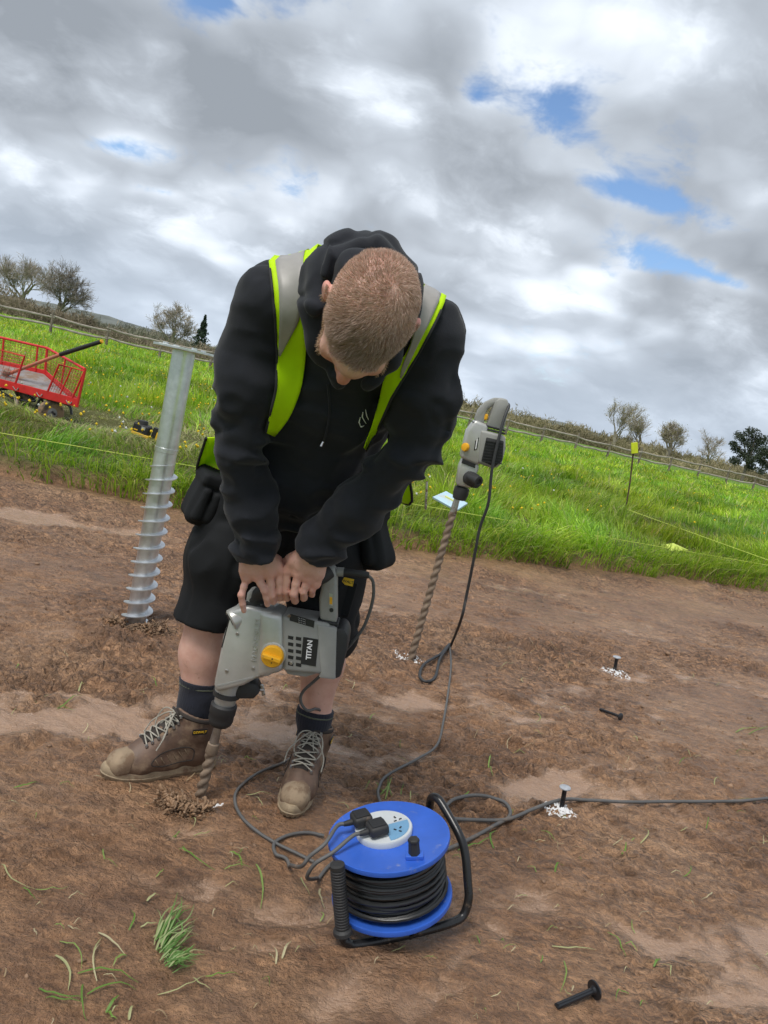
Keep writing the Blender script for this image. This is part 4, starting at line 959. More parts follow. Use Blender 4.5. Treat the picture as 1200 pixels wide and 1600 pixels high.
# hair: short strands over the scalp, shorter on the jaw
m_hair = bpy.data.materials.new('dark_blond_hair'); m_hair.use_nodes = True; m_hair.node_tree.nodes.clear(); t = NT(m_hair.node_tree)
ca = t.attr('tint', 'Color'); b = t.n.new('ShaderNodeBsdfPrincipled'); t.put(b, 'Base Color', ca); t.put(b, 'Roughness', 0.42); t.put(b, 'Specular IOR Level', 0.4)
tr = t.n.new('ShaderNodeBsdfTranslucent'); t.put(tr, 'Color', ca); ms = t.n.new('ShaderNodeMixShader'); t.put(ms, 0, .25); t.l.new(b.outputs[0], ms.inputs[1]); t.l.new(tr.outputs[0], ms.inputs[2])
o_ = t.n.new('ShaderNodeOutputMaterial'); t.l.new(ms.outputs[0], o_.inputs[0])
def scalp_pts(n, seed):
    r2 = np.random.default_rng(seed); d = r2.normal(0, 1, (n, 3)); d /= np.linalg.norm(d, axis=1)[:, None]
    p_ = A3(HC) + (d * np.array([.095, .115, .105])) @ np.array(HFm); p_ = HE.project(p_, 0.0, 8); l = (p_ - A3(HC)) @ np.array(HFm).T
    return p_, l, r2
def strands(name, p_, l, r2, length, width, cols, comb, parent):
    n = len(p_); nr_ = HE.grad(p_); L = length * r2.uniform(.7, 1.25, (n, 1)); cb = comb + r2.normal(0, .22, (n, 3)); d = nr_ + cb; d /= np.linalg.norm(d, axis=1)[:, None]
    d2 = d + comb * .7 + r2.normal(0, .15, (n, 3)); d2 /= np.linalg.norm(d2, axis=1)[:, None]
    sd = np.cross(d, r2.normal(0, 1, (n, 3))); sd /= np.linalg.norm(sd, axis=1)[:, None]; W_ = width * r2.uniform(.6, 1.3, (n, 1))
    base = p_ - nr_ * .001; mid = base + d * L * .55; tip = mid + d2 * L * .5
    V = np.stack([base - sd * W_, base + sd * W_, mid - sd * W_ * .8, mid + sd * W_ * .8, tip], 1).reshape(-1, 3); k_ = np.arange(n) * 5
    T = np.concatenate([np.stack([k_, k_ + 1, k_ + 3], 1), np.stack([k_, k_ + 3, k_ + 2], 1), np.stack([k_ + 2, k_ + 3, k_ + 4], 1)])
    return link_mesh(name, np_mesh(name, V, T, {'tint': np.repeat(cols, 5, 0)}), m_hair, parent, smooth=False)
p_, l, r2 = scalp_pts(60000, 2)
front = .078 - .25 * np.abs(l[:, 0])                    # hairline
hairy = (l[:, 2] > -.055 + .55 * np.clip(l[:, 1], -.02, .2) * 1.6) & (l[:, 1] < front + .02) & ~((np.abs(l[:, 0]) > .070) & (l[:, 2] < .012) & (l[:, 1] > -.032) & (l[:, 1] < .012))
p_, l = p_[hairy], l[hairy]; n = len(p_)
whorl = np.array([.012, -.055, .09]); away = l - whorl; away /= np.linalg.norm(away, axis=1)[:, None] + 1e-6; ang = .5
sw = np.stack([away[:, 0] * math.cos(ang) - away[:, 1] * math.sin(ang), away[:, 0] * math.sin(ang) + away[:, 1] * math.cos(ang), away[:, 2] * .3], 1)
comb = (sw * 1.15 + .5 * np.stack([vn2(l[:, 0] * 60, l[:, 1] * 60, 3), vn2(l[:, 0] * 60, l[:, 1] * 60, 4), 0 * l[:, 0]], 1)) @ np.array(HFm)
topness = np.clip((l[:, 2] - .0) / .07, 0, 1)[:, None]; side = np.clip((np.abs(l[:, 0]) - .045) / .03, 0, 1)[:, None]; frontness = np.clip((l[:, 1] + .01) / .07, 0, 1)[:, None]
pal = np.array([(.58, .405, .315), (.67, .49, .395), (.76, .59, .49), (.44, .295, .225)]); cols = pal[r2.choice(4, n, p=[.35, .3, .15, .2])] * r2.uniform(.8, 1.2, (n, 1)) * (1 - .32 * frontness * topness)  # front strands tinted darker: shade of the downturned forehead put into hair colour
length = .0048 + .0090 * topness * (.35 + .65 * frontness) - .002 * side + .004 * np.abs(vn2(l[:, 0] * 40, l[:, 1] * 40, 9))[:, None]
strands('hair', p_, l, r2, length, .00042, cols, comb, man)
sc_ = body  # scalp shows through the stubble-short back
p_, l, r2 = scalp_pts(30000, 5)
bd = (l[:, 2] < -.028) & (l[:, 2] > -.16) & (l[:, 1] > -.005) & ((np.abs(l[:, 0]) > .030) | (l[:, 2] < -.088)) & (l[:, 1] < .12) & ~((np.abs(l[:, 0]) < .055) & (l[:, 2] > -.060))
side_b = (np.abs(l[:, 0]) > .062) & (l[:, 2] <= -.0) & (l[:, 1] > .008) & (l[:, 1] < .045); bd = bd | side_b
p_, l = p_[bd], l[bd]; n = len(p_); pal = np.array([(.46, .30, .19), (.38, .24, .15), (.54, .38, .26)])
strands('beard', p_, l, r2, np.full((n, 1), .0085), .0004, pal[r2.choice(3, n)] * r2.uniform(.8, 1.2, (n, 1)), np.tile(-hu * .7 + hf * .25, (n, 1)), man)

# shorts
S_ = Field((-0.66, 1.92, 0.36), (0.16, 2.44, 1.06), 0.0065)
S_.ell(A3(PV) + np.array([0, .02, -.02]), (.19, .15, .17), .05)
for Hp, K in ((HR, KR), (HL, KL)):
    e_ = A3(K) + np.array([0, 0, -.05]); S_.chain([A3(Hp) + np.array([0, .01, .0]), A3(Hp) * .45 + A3(K) * .55, e_], [.125, .106, .097], .04)
S_.ripple(.014, (8, 8, 6), 11); S_.ripple(-.009, (15, 12, 9), 12, True); S_.ripple(.007, (7, 7, 11), 13, 'crease')
S_.plane((0, 0, .425), (-.05, 0.0, -1)); S_.plane(A3(PV) + sp_ * .08, sp_)
for K in (): S_.cone(A3(K) + np.array([0, 0, -.12]), A3(K) + np.array([0, 0, .02]), .086, .086, 0, op='cut')
shorts = sdf_obj('shorts', S_, m_short, man, 2)
def pouch(name, c_, half, tilt, seed):
    R = Matrix.Rotation(tilt[1], 3, 'Y') @ Matrix.Rotation(tilt[2], 3, 'Z'); Fr = [R @ Vector(v) for v in ((1, 0, 0), (0, 1, 0), (0, 0, 1))]; c_ = Vector(c_); f = Field(A3(c_) - .17, A3(c_) + .17, .005)
    f.rbox(c_, half, .022, 0, Fr); f.rbox(c_ + R @ Vector((0, 0, half[2] * .72)), (half[0] * 1.05, half[1] * 1.12, half[2] * .25), .012, .006, Fr)
    f.rbox(c_ + R @ Vector((half[0] * .3, -half[1] * .8, -half[2] * .15)), (half[0] * .28, half[1] * .5, half[2] * .55), .008, .004, Fr); f.rbox(c_ + R @ Vector((-half[0] * .45, -half[1] * .8, -half[2] * .15)), (half[0] * .28, half[1] * .5, half[2] * .6), .008, .004, Fr)
    f.ripple(.008, (14, 14, 12), seed); return sdf_obj(name, f, m_short, shorts, 1)
pouch('holster_pocket', at(322, 775, 2.12), (.042, .05, .078), (0, .25, .5), 3)
pouch('holster_pocket', at(578, 842, 2.14), (.052, .05, .085), (0, -.32, -.4), 4)
lp = MB().prism([(-.022, -.05), (.022, -.05), (.022, .05), (-.022, .05)], -.006, .006, Matrix.Translation(at(540, 935, 2.06)) @ Matrix.Rotation(.05, 4, 'Y')).build('leg_pocket', m_short, shorts, bevel=.004)

# text helper: flat lettering as mesh
def lettering(s_, size, M, m, parent, name='lettering', depth=0.0006, bold=0.0):
    cu_ = bpy.data.curves.new('t', 'FONT'); cu_.body = s_; cu_.size = size; cu_.align_x = 'CENTER'; cu_.align_y = 'CENTER'; cu_.extrude = depth; cu_.offset = bold; cu_.resolution_u = 3
    ob = bpy.data.objects.new('t', cu_); COL.objects.link(ob); dg = bpy.context.evaluated_depsgraph_get(); me = bpy.data.meshes.new_from_object(ob.evaluated_get(dg)); bpy.data.objects.remove(ob); bpy.data.curves.remove(cu_)
    me.transform(M); return link_mesh(name, me, m, parent, smooth=False)
def facing(p, roll=0.0, yaw=0.0, pitch=0.0):
    """frame for lettering at p that reads towards -y, turned by roll in the picture plane"""
    return Matrix.Translation(p) @ Matrix.Rotation(yaw, 4, 'Z') @ Matrix.Rotation(math.pi / 2 + pitch, 4, 'X') @ Matrix.Rotation(roll, 4, 'Z')
m_yel = mat('yellow_print', (0.75, 0.46, 0.02), 0.6)
m_blk = mat('black_label', (0.015, 0.015, 0.016), 0.5)
pp = at(540, 908, 2.045); lb = MB().prism([(-.022, -.010), (.022, -.010), (.022, .010), (-.022, .010)], -.001, .001, Matrix.Translation(pp)).build('pocket_label', m_yel, shorts)
lettering('DEWALT', .011, facing(pp + Vector((0, -.0016, 0))), m_blk, lb)

# socks: a ribbed layer over the leg
for K, An, top in ((KR, AR, .268), (KL, AL, .232)):
    K = A3(K); An = A3(An); cal = K * .66 + An * .34 + np.array([0, .012, 0])
    def legfield(off, h_):
        lo = np.minimum(K, An) - .11; hi = np.maximum(K, An) + .11; hi[2] = top + .02; lo[2] = .07; f = Field(lo, hi, h_)
        f.chain([K, cal, K * .25 + An * .75, An], [.058 + off, .061 + off, .044 + off, .038 + off], .03); return f
    f = legfield(.0045, .003); X = f.pts(np.zeros(3, int), f.n); f.D += (.0009 * np.sin(np.arctan2(X[1] - An[1], X[0] - An[0]) * 46)).astype(np.float32); f.ripple(.003, (14, 14, 30), 8)
    f.plane((0, An[1], top), (0, .1, 1)); f.plane((0, 0, .085), (0, 0, -1)); sk_ = sdf_obj('sock', f, m_sock, man, 1)
    f = legfield(.0062, .003); f.plane((0, An[1], top - .012), (0, .1, 1)); f.plane((0, An[1], top - .018), (0, -.1, -1)); sdf_obj('stripe', f, m_band, sk_, 1)

# boots, built once in their own frame (heel at the origin, toe along +x) and placed twice
m_leather = mat('brown_boot_leather', (0.115, 0.068, 0.045), 0.55, var=0.3, vs=25, bump=0.35, bs=140, bd=0.002, dirt=(0.22, 0.15, 0.095), ds=16, dt=0.56)
m_sole = mat('muddy_tan_sole', (0.33, 0.255, 0.165), 0.8, var=0.25, vs=30, bump=0.5, bs=120, bd=0.003, dirt=(0.20, 0.125, 0.08), ds=18, dt=0.55)
m_cap = mat('scuffed_toe_rubber', (0.27, 0.20, 0.13), 0.8, var=0.2, vs=30, bump=0.4, bs=150, bd=0.002, dirt=(0.17, 0.11, 0.07), ds=20, dt=0.50)
m_lace = mat('muddy_grey_lace', (0.34, 0.32, 0.27), 0.9, var=0.25, vs=60, bump=0.4, bs=500, bd=0.001)
m_eye = mat('lace_eyelet', (0.45, 0.47, 0.50), 0.35, 0.9)
m_dark = mat('dark_boot_lining', (0.035, 0.028, 0.024), 0.9, var=0.2)
BT = Field((-.04, -.09, .0), (.36, .09, .22), .0032)
BT.chain([(.082, 0, .175), (.078, 0, .12), (.070, 0, .065)], [.057, .052, .046], .02, (0, 1, 0), 1.12)
BT.chain([(.070, 0, .055), (.15, 0, .06), (.215, .004, .052), (.275, .006, .045)], [.044, .047, .046, .040], .03, (0, 0, 1), 1.08)
BT.chain([(.105, 0, .14), (.16, 0, .105), (.21, 0, .080)], [.040, .036, .028], .03)
BT.ripple(.003, (30, 30, 30), 2); BT.plane((0, 0, .024), (0, 0, -1)); BT.plane((0.05, 0, .178), (-.25, 0, 1))
BT.cone((.080, 0, .135), (.082, 0, .25), .044, .046, 0, op='cut')
TC = Field((.20, -.09, .0), (.36, .09, .14), .0032); TC.chain([(.215, .004, .052), (.276, .006, .046)], [.0475, .0425], .01, (0, 0, 1), 1.08); TC.plane((0, 0, .022), (0, 0, -1)); TC.plane((.262, 0, .05), (-1, 0, -.35)); TC.ripple(.0015, (50, 50, 50), 3)
sole_out = []
for j in range(48):
    a = 2 * math.pi * j / 48; cx = math.cos(a); cy = math.sin(a); x_ = .160 + .170 * cx; w_ = np.interp(x_, [-.02, .03, .09, .15, .22, .28, .33], [.040, .044, .040, .042, .053, .050, .040])
    sole_out.append((x_, (w_ * (abs(cy) ** .75) * (1 if cy >= 0 else -1)) + .004 * max(0, cx)))
def sole_mesh():
    mb = MB(); n = len(sole_out); lv = [(.0, .96), (.004, 1.0), (.014, 1.03), (.016, 1.0), (.026, 1.02), (.034, .99), (.040, .93)]; V = []; F = []
    for (z_, s_) in lv:
        for j, (x_, y_) in enumerate(sole_out):
            zz = z_ + (.012 * max(0, (x_ - .26) / .07) ** 2 if z_ < .02 else .008 * max(0, (x_ - .26) / .07) ** 2); arch = .010 if (z_ < .003 and .09 < x_ < .135) else 0
            notch = -.004 if (z_ < .012 and j % 2) else 0; sc = (s_ + notch / .05); V.append((.16 + (x_ - .16) * (1 + (sc - 1) * .4), y_ * sc, zz + arch))
    for i_ in range(len(lv) - 1):
        for j in range(n): F.append((i_ * n + j, i_ * n + (j + 1) % n, (i_ + 1) * n + (j + 1) % n, (i_ + 1) * n + j))
    F.append(tuple(range(n - 1, -1, -1))); F.append(tuple((len(lv) - 1) * n + j for j in range(n))); return mb.add(V, F)
def boot(M, latside, mirror=1):
    root = empty('boot', M.translation, man)
    def put(o_): o_.data.transform(M); return o_
    def mk(f, name, m, it=1): V, F = f.mesh(); V = relax(V, F, it); return np_mesh(name, V, F)
    up = link_mesh('upper', mk(BT, 'upper', None), m_leather, root); put(up)
    tc = link_mesh('toe_cap', mk(TC, 'toe_cap', None), m_cap, root); put(tc)
    so = sole_mesh().build('sole', m_sole, root, smooth=True); put(so)
    # padded collar, tongue
    ring = [Vector((.082 + .053 * math.cos(a), .046 * math.sin(a), .176 + .012 * math.cos(a))) for a in np.linspace(0, 2 * math.pi, 25)]
    put(MB().tube(ring, .0075, 8, caps=False).build('collar', m_dark, up, smooth=True))
    # side panel with stitched bars
    for sg in (-1, 1):
        bars = MB()
        for j in range(6):
            c_ = np.array([[.105 + j * .017, sg * .055, .075 - j * .004]]); a_ = BT.project(c_, .0008)[0]; b2 = BT.project(c_ + np.array([[.012, 0, .018]]), .0008)[0]; bars.tube([Vector(a_), Vector((a_ + b2) / 2) + Vector((0, sg * .001, 0)), Vector(b2)], .0017, 5)
        put(bars.build('side_stitching', m_cap, up))
        pth = [BT.project(np.array([[x_, sg * .06, z_]]), .0005)[0] for x_, z_ in ((.09, .058), (.13, .056), (.18, .050), (.212, .062), (.19, .088), (.15, .100), (.11, .098), (.09, .085), (.09, .058))]
        put(MB().tube(catmull([Vector(v) for v in pth], 4), .0016, 5).build('seam', m_dark, up))
        lab = BT.project(np.array([[.085, sg * .07, .150]]), .0015)[0]
        fr = Matrix.Translation(Vector(lab)) @ (Matrix.Rotation(math.pi, 4, 'Z') if sg > 0 else Matrix.Identity(4))
        pb = MB().prism([(-.022, -.008), (.022, -.008), (.022, .008), (-.022, .008)], -.001, .002, fr).build('brand_patch', m_blk, up); put(pb)
        lt = lettering('DEWALT', .010, fr @ Matrix.Translation((0, -.0025 + .001, 0)) @ Matrix.Rotation(math.pi / 2, 4, 'X'), m_yel, pb); put(lt)
    # laces
    rows = [(.224, .083), (.207, .094), (.190, .106), (.173, .120), (.156, .136), (.143, .152), (.138, .170)]
    Lp = [[], []]
    for x_, z_ in rows:
        for q_, sg in enumerate((-1, 1)):
            Lp[q_].append(Vector(BT.project(np.array([[x_ - .004, sg * .023, z_ + .012]]), .004)[0]))
    tz = []
    for j in range(len(rows)):
        for q_ in (0, 1):
            put(MB().tube([Lp[q_][j] + Vector((0, 0, -.003)), Lp[q_][j] + Vector((.001, 0, .003))], [.0045, .0040], 8).build('eyelet', m_eye, up))
    for q_ in (0, 1):
        pth = []
        for j in range(len(rows)):
            pth.append(Lp[(q_ + j) % 2][j] + Vector((.001, 0, .004)))
            if j < len(rows) - 1:
                mid = (Lp[(q_ + j) % 2][j] + Lp[(q_ + j + 1) % 2][j + 1]) / 2; pth.append(Vector(BT.project(A3(mid)[None], .007 + .003 * q_)[0]))
        put(MB().tube(catmull(pth, 4), .0021, 6).build('lace', m_lace, up))
    k0 = (Lp[0][-1] + Lp[1][-1]) / 2 + Vector((.006, 0, .004))
    for sg in (-1, 1):
        lp_ = [k0, k0 + Vector((.022, sg * .03, .0)), k0 + Vector((.036, sg * .042, -.035)), k0 + Vector((.040, sg * .030, -.062)), k0 + Vector((.026, sg * .012, -.03)), k0]
        put(MB().tube(catmull(lp_, 6), .0020, 6).build('lace', m_lace, up))
        en = [k0, k0 + Vector((.02, sg * .02, -.01)), k0 + Vector((.045, sg * .052, -.05)), k0 + Vector((.062, sg * .056, -.085))]
        put(MB().tube(catmull(en, 6), .0019, 6).build('lace', m_lace, up))
    tg = [Vector(BT.project(np.array([[x_, 0, z_]]), .001)[0]) for x_, z_ in ((.22, .09), (.19, .11), (.165, .13))] + [Vector((.142, 0, .172)), Vector((.150, 0, .195))]
    tv = []; 
    for p_ in tg: tv += [p_ + Vector((0, w_, -.002 * abs(w_) / .02)) for w_ in (-.021, -.012, 0, .012, .021)]
    me = np_mesh('tongue', np.array([tuple(v) for v in tv]), np.array([(r * 5 + c_, r * 5 + c_ + 1, r * 5 + c_ + 6, r * 5 + c_ + 5) for r in range(len(tg) - 1) for c_ in range(4)]))
    tgo = link_mesh('tongue', me, m_dark, up); put(tgo); sm = tgo.modifiers.new('t', 'SOLIDIFY'); sm.thickness = .006; return root
ang = math.atan2(-.207, -.28)
boot(Matrix.Translation((-0.335, 2.152, -0.006)) @ Matrix.Rotation(ang, 4, 'Z'), -1)
boot(Matrix.Translation((-0.045, 2.285, -0.006)) @ Matrix.Rotation(math.atan2(-1, -.09), 4, 'Z'), 1)
# ------------------------------------------------------------------ the breaker drill the man holds
m_alu = mat('grey_painted_magnesium', (0.46, 0.46, 0.44), 0.38, 0.45, var=0.10, vs=14, bump=0.12, bs=300, bd=0.001, dirt=(0.24, 0.17, 0.12), ds=11, dt=0.66)
m_grey = mat('grey_drill_plastic', (0.28, 0.28, 0.265), 0.5, var=0.10, vs=14, bump=0.2, bs=500, bd=0.0008, dirt=(0.26, 0.19, 0.13), ds=11, dt=0.68)
m_shiny = mat('bare_aluminium_ring', (0.50, 0.50, 0.48), 0.38, 0.55, var=0.1, vs=20, bump=0.1, bs=200, bd=0.001)
m_rub = mat('black_rubber', (0.022, 0.022, 0.023), 0.62, var=0.2, vs=20, bump=0.25, bs=200, bd=0.001, dirt=(0.20, 0.15, 0.11), ds=14, dt=0.68)
m_org = mat('orange_yellow_plastic', (0.80, 0.40, 0.015), 0.42, var=0.08, vs=20, bump=0.1, bs=200, bd=0.0006, dirt=(0.3, 0.18, 0.09), ds=20, dt=0.68)
m_steel = mat('worn_steel', (0.42, 0.40, 0.38), 0.38, 0.9, var=0.25, vs=30, bump=0.2, bs=150, bd=0.001, dirt=(0.22, 0.15, 0.10), ds=22, dt=0.52)
m_mudbit = mat('mud_caked_steel', (0.21, 0.155, 0.11), 0.7, 0.1, var=0.3, vs=30, bump=0.5, bs=120, bd=0.003)
m_cord = mat('black_rubber_cable', (0.030, 0.031, 0.033), 0.55, var=0.25, vs=20, bump=0.2, bs=200, bd=0.001, dirt=(0.24, 0.18, 0.13), ds=18, dt=0.66)
m_gcord = mat('dusty_grey_cable', (0.095, 0.094, 0.092), 0.6, var=0.2, vs=8, bump=0.1, bs=200, bd=0.0005, dirt=(0.20, 0.155, 0.12), ds=6, dt=0.62)
YD = 1.985
def xz(px, py, Y=YD): p = at(px, py, Y); return (p.x, p.z)
def outline(pp, Y=YD):
    q = [xz(*p, Y) for p in pp]; ar = sum(q[i][0] * q[(i + 1) % len(q)][1] - q[(i + 1) % len(q)][0] * q[i][1] for i in range(len(q))); return q if ar > 0 else q[::-1]
drill = tag(empty('breaker_drill', tuple(gp(312, 1240))), 'grey breaker drill gripped by the bending man, yellow dial facing the camera', 'power drill')
# gear housing and nose
gh = MB().prism(outline([(366, 948), (392, 940), (432, 948), (430, 1046), (404, 1052), (386, 1062), (345, 1072), (340, 1062), (352, 1002)]), YD - .048, YD + .048).build('gear_housing', m_alu, drill, smooth=True, bevel=.014, seg=3)
def vax(px, py, off=0.0): p = at(px, py, YD); return p
ax0, ax1 = vax(387, 945), vax(344, 1128)                 # the hammer axis
adir = (ax0 - ax1).normalized()
def axm(f): return Matrix.Translation(ax1.lerp(ax0, f)) @ adir.to_track_quat('Z', 'Y').to_matrix().to_4x4()
L_ = (ax0 - ax1).length
nose = MB().lathe([(.026, -.0), (.029, .004), (.030, .03), (.034, .034), (.036, .08), (.040, .13), (.044, .19), (.040, .235), (.02, .25)], 28, Matrix.Translation(ax1 + adir * .052) @ adir.to_track_quat('Z', 'Y').to_matrix().to_4x4()).build('nose', m_alu, drill, smooth=True)
MB().lathe([(.018, 0), (.026, .0), (.031, .006), (.0345, .018), (.034, .034), (.036, .037), (.036, .060), (.030, .066), (.02, .066)], 28, Matrix.Translation(ax1 - adir * .008) @ adir.to_track_quat('Z', 'Y').to_matrix().to_4x4()).build('chuck', m_rub, drill, smooth=True)
MB().lathe([(.033, 0), (.0375, .002), (.0375, .014), (.033, .016)], 28, Matrix.Translation(ax1 + adir * .078) @ adir.to_track_quat('Z', 'Y').to_matrix().to_4x4()).build('clamp_ring', m_rub, drill, smooth=True)
# side handle clamp stub
hs0 = at(368, 1082, YD); hs1 = at(412, 1078, YD + .01)
MB().prism(outline([(366, 1076), (386, 1060), (402, 1064), (408, 1078), (398, 1088), (372, 1088)]), YD - .022, YD + .03).build('handle_bracket', m_rub, drill, smooth=True, bevel=.006)
MB().tube([at(398, 1077, YD), at(413, 1078, YD)], .0055, 8).tube([at(409, 1070, YD), at(412, 1086, YD)], .005, 6).build('wing_bolt', m_steel, drill)
# front cap disc and rear of the barrel
cp = at(374, 964, YD - .020); cq = at(394, 954, YD - .004); cd = (cp - cq).normalized()
cap = MB().lathe([(.030, 0), (.031, .004), (.031, .030), (.027, .034), (.020, .033)], 28, Matrix.Translation(cp - cd * .008) @ cd.to_track_quat('Z', 'Y').to_matrix().to_4x4()).build('end_cap', m_alu, drill, smooth=True)
MB().lathe([(.004, 0), (.021, 0), (.021, .0015), (.004, .0015)], 24, Matrix.Translation(cp + cd * .0255) @ cd.to_track_quat('Z', 'Y').to_matrix().to_4x4()).build('vent_grille', m_rub, cap)
# polished band between gearbox and motor, motor housing, rear cover
MB().prism(outline([(408, 943), (448, 952), (449, 1040), (405, 1052)]), YD - .052, YD + .052).build('polished_band', m_shiny, drill, smooth=True, bevel=.018, seg=3)
mo = MB().prism(outline([(444, 953), (500, 962), (520, 966), (520, 1046), (446, 1040)]), YD - .050, YD + .050).build('motor_housing', m_grey, drill, smooth=True, bevel=.012, seg=3)
MB().prism(outline([(498, 966), (530, 972), (528, 1052), (500, 1049), (504, 1040)]), YD - .054, YD + .054).build('rear_collar', m_grey, drill, smooth=True, bevel=.008, seg=2)
MB().prism(outline([(523, 974), (540, 972), (547, 985), (545, 1006), (534, 1050), (519, 1053)]), YD - .050, YD + .050).build('rear_cover', m_rub, drill, smooth=True, bevel=.010, seg=2)
MB().prism(outline([(444, 1036), (500, 1046), (480, 1052), (452, 1048)]), YD - .03, YD + .03).build('base_rib', m_grey, drill, smooth=True, bevel=.004)
for (c0, r0) in [(j, i_) for j in range(2) for i_ in range(5)]:   # cooling slots
    x0 = 455 + c0 * 12; y0 = 984 + r0 * 10.0 + c0 * 1.5; MB().prism(outline([(x0, y0), (x0 + 8, y0 + 1.6), (x0 + 7.5, y0 + 6.6), (x0 - .5, y0 + 5)]), YD - .0508, YD - .0490).build('cooling_slot', m_blk, mo)
RL = math.radians(0)
lab_c = at(487.5, 1008.5, YD - .051); lab = MB().prism(outline([(478, 986), (501, 990), (497, 1031), (474, 1027)]), YD - .0516, YD - .0495).build('name_plate', m_blk, mo)
lettering('TITAN', .0185, facing(Vector((lab_c.x - .004, YD - .0522, lab_c.z - .013)), math.radians(97)), m_white, lab, bold=.0005)
rl = at(483, 960, YD - .03); rp = MB().prism(outline([(458, 951), (495, 962), (494, 972), (457, 961)]), YD - .0512, YD - .0485).build('rating_plate', m_blk, mo)
for k_ in range(3):
    lettering('--- -- ----', .006, facing(Vector((at(476, 958 + k_ * 3.2, YD).x, YD - .0518, at(476, 958 + k_ * 3.2, YD).z)), math.radians(-4)), m_white, rp)
# raised lettering cast into the gearbox
mgc = at(400, 1000, YD - .0485); lettering('MAGNESIUM', .0205, facing(Vector((mgc.x, YD - .0485, mgc.z)), math.radians(96)), m_alu, gh, 'cast_lettering', depth=.0022)
for (sx, sy, par_) in ((371, 990, gh), (354, 1048, gh), (396, 1044, gh), (452, 962, mo), (455, 1036, mo), (512, 984, mo), (510, 1040, mo)):
    hx = MB().lathe([(.0045, 0), (.0045, .0025), (.0036, .003)], 10, Matrix.Translation(at(sx, sy, YD - (.0475 if par_ is gh else .0495))) @ Matrix.Rotation(math.pi / 2, 4, 'X')).build('screw', m_steel, par_)
MB().prism(outline([(352, 1003), (366, 950), (368.5, 951), (355, 1004)]), YD - .0455, YD - .040).build('housing_seam', m_blk, gh)
MB().prism(outline([(346, 1060), (402, 1047), (402, 1049.2), (346, 1062.5)]), YD - .0488, YD - .044).build('housing_seam', m_grey, gh)
# mode dial
dc = at(427, 1023, YD - .050); dM = Matrix.Translation(dc) @ Matrix.Rotation(math.pi / 2, 4, 'X')
MB().lathe([(.034, 0), (.034, .006), (.031, .007)], 32, Matrix.Translation(at(427, 1022, YD - .047)) @ Matrix.Rotation(math.pi / 2, 4, 'X')).build('dial_seat', m_shiny, drill, smooth=True)
dial = MB().lathe([(.029, 0), (.030, .003), (.0295, .012), (.027, .015), (.01, .0155)], 32, dM @ Matrix.Translation((0, 0, .005))).build('mode_dial', m_org, drill, smooth=True)
MB().box(dc + Vector((0, -.025, .0)), (.0255, .008, .0065), Matrix.Rotation(math.radians(6), 3, 'Y')).build('dial_grip', m_org, dial, bevel=.003)
lettering('▾', .012, facing(dc + Vector((.002, -.0212, -.016))), m_blk, dial); lettering('•', .016, facing(dc + Vector((.003, -.0335, .0))), m_blk, dial)
# D handle: front post, bar under the fists, rear post
MB().tube(catmull([at(399, 948, YD), at(402, 934, YD - .015), at(412, 924, YD - .04), at(440, 916, YD - .055), at(470, 911, YD - .055), at(500, 902, YD - .045), at(515, 893, YD - .03)], 5), [.024] * 6 + [.0195] * 25, 16).build('handle_bar', m_rub, drill, smooth=True)
fp = MB().prism(outline([(386, 948), (389, 922), (396, 917), (410, 926), (414, 948)]), YD - .030, YD + .022).build('front_post', m_grey, drill, smooth=True, bevel=.008)
MB().prism(outline([(386, 941), (388, 934), (420, 944), (420, 951)]), YD - .033, YD + .026).build('front_bellows', m_rub, drill, smooth=True, bevel=.003)
rpst = MB().prism(outline([(509, 886), (516, 880), (525, 883), (528, 900), (528, 968), (502, 962), (501, 930)]), YD - .040, YD + .010).build('rear_post', m_grey, drill, smooth=True, bevel=.008, seg=3)
for k_ in range(2): MB().prism(outline([(499, 961 + k_ * 5), (530, 967 + k_ * 5), (530, 971 + k_ * 5), (499, 965 + k_ * 5)]), YD - .043, YD + .014).build('bellows', m_rub, drill, smooth=True, bevel=.002)
MB().prism(outline([(517, 921), (522, 922), (522, 940), (517, 939)]), YD - .0415, YD - .038).build('switch_window', m_shiny, rpst); MB().prism(outline([(517.6, 926), (521.6, 927), (521.6, 938), (517.6, 937)]), YD - .043, YD - .038).build('indicator', m_org, rpst)
MB().lathe([(.0055, 0), (.0055, .003), (.003, .003)], 12, Matrix.Translation(at(518, 953, YD - .039)) @ Matrix.Rotation(math.pi / 2, 4, 'X')).build('screw', m_blk, rpst)
MB().tube([at(526, 893, YD - .015), at(537, 894, YD - .015)], .0125, 14).build('cord_collar', m_grey, drill, smooth=True)
MB().tube(catmull([at(536, 894, YD - .015), at(556, 896, YD - .015), at(576, 899, YD - .01)], 4), [.0105] * 8 + [.0085], 12).build('strain_relief', m_rub, drill, smooth=True)
def cable(name, pts_, r, m, n=8, parent=None):
    P_ = catmull(pts_, n)
    gz_ = np.array([gz1(p_.x, p_.y) for p_ in P_]); k_ = np.ones(15) / 15
    sm = np.max([np.roll(np.pad(gz_, 3, mode='edge'), q_)[3:-3] for q_ in range(-3, 4)], axis=0)
    for _ in range(1): sm = np.convolve(np.pad(sm, 7, mode='edge'), k_, 'valid')
    for p_, g_ in zip(P_, sm): p_.z = max(p_.z if p_.z > g_ + r * 3 else g_ + r * 1.2, g_ + r * 1.2)     # lies on the mud, stiff enough to bridge clods
    return MB().tube(P_, r, 10).build(name, m, parent, smooth=True)
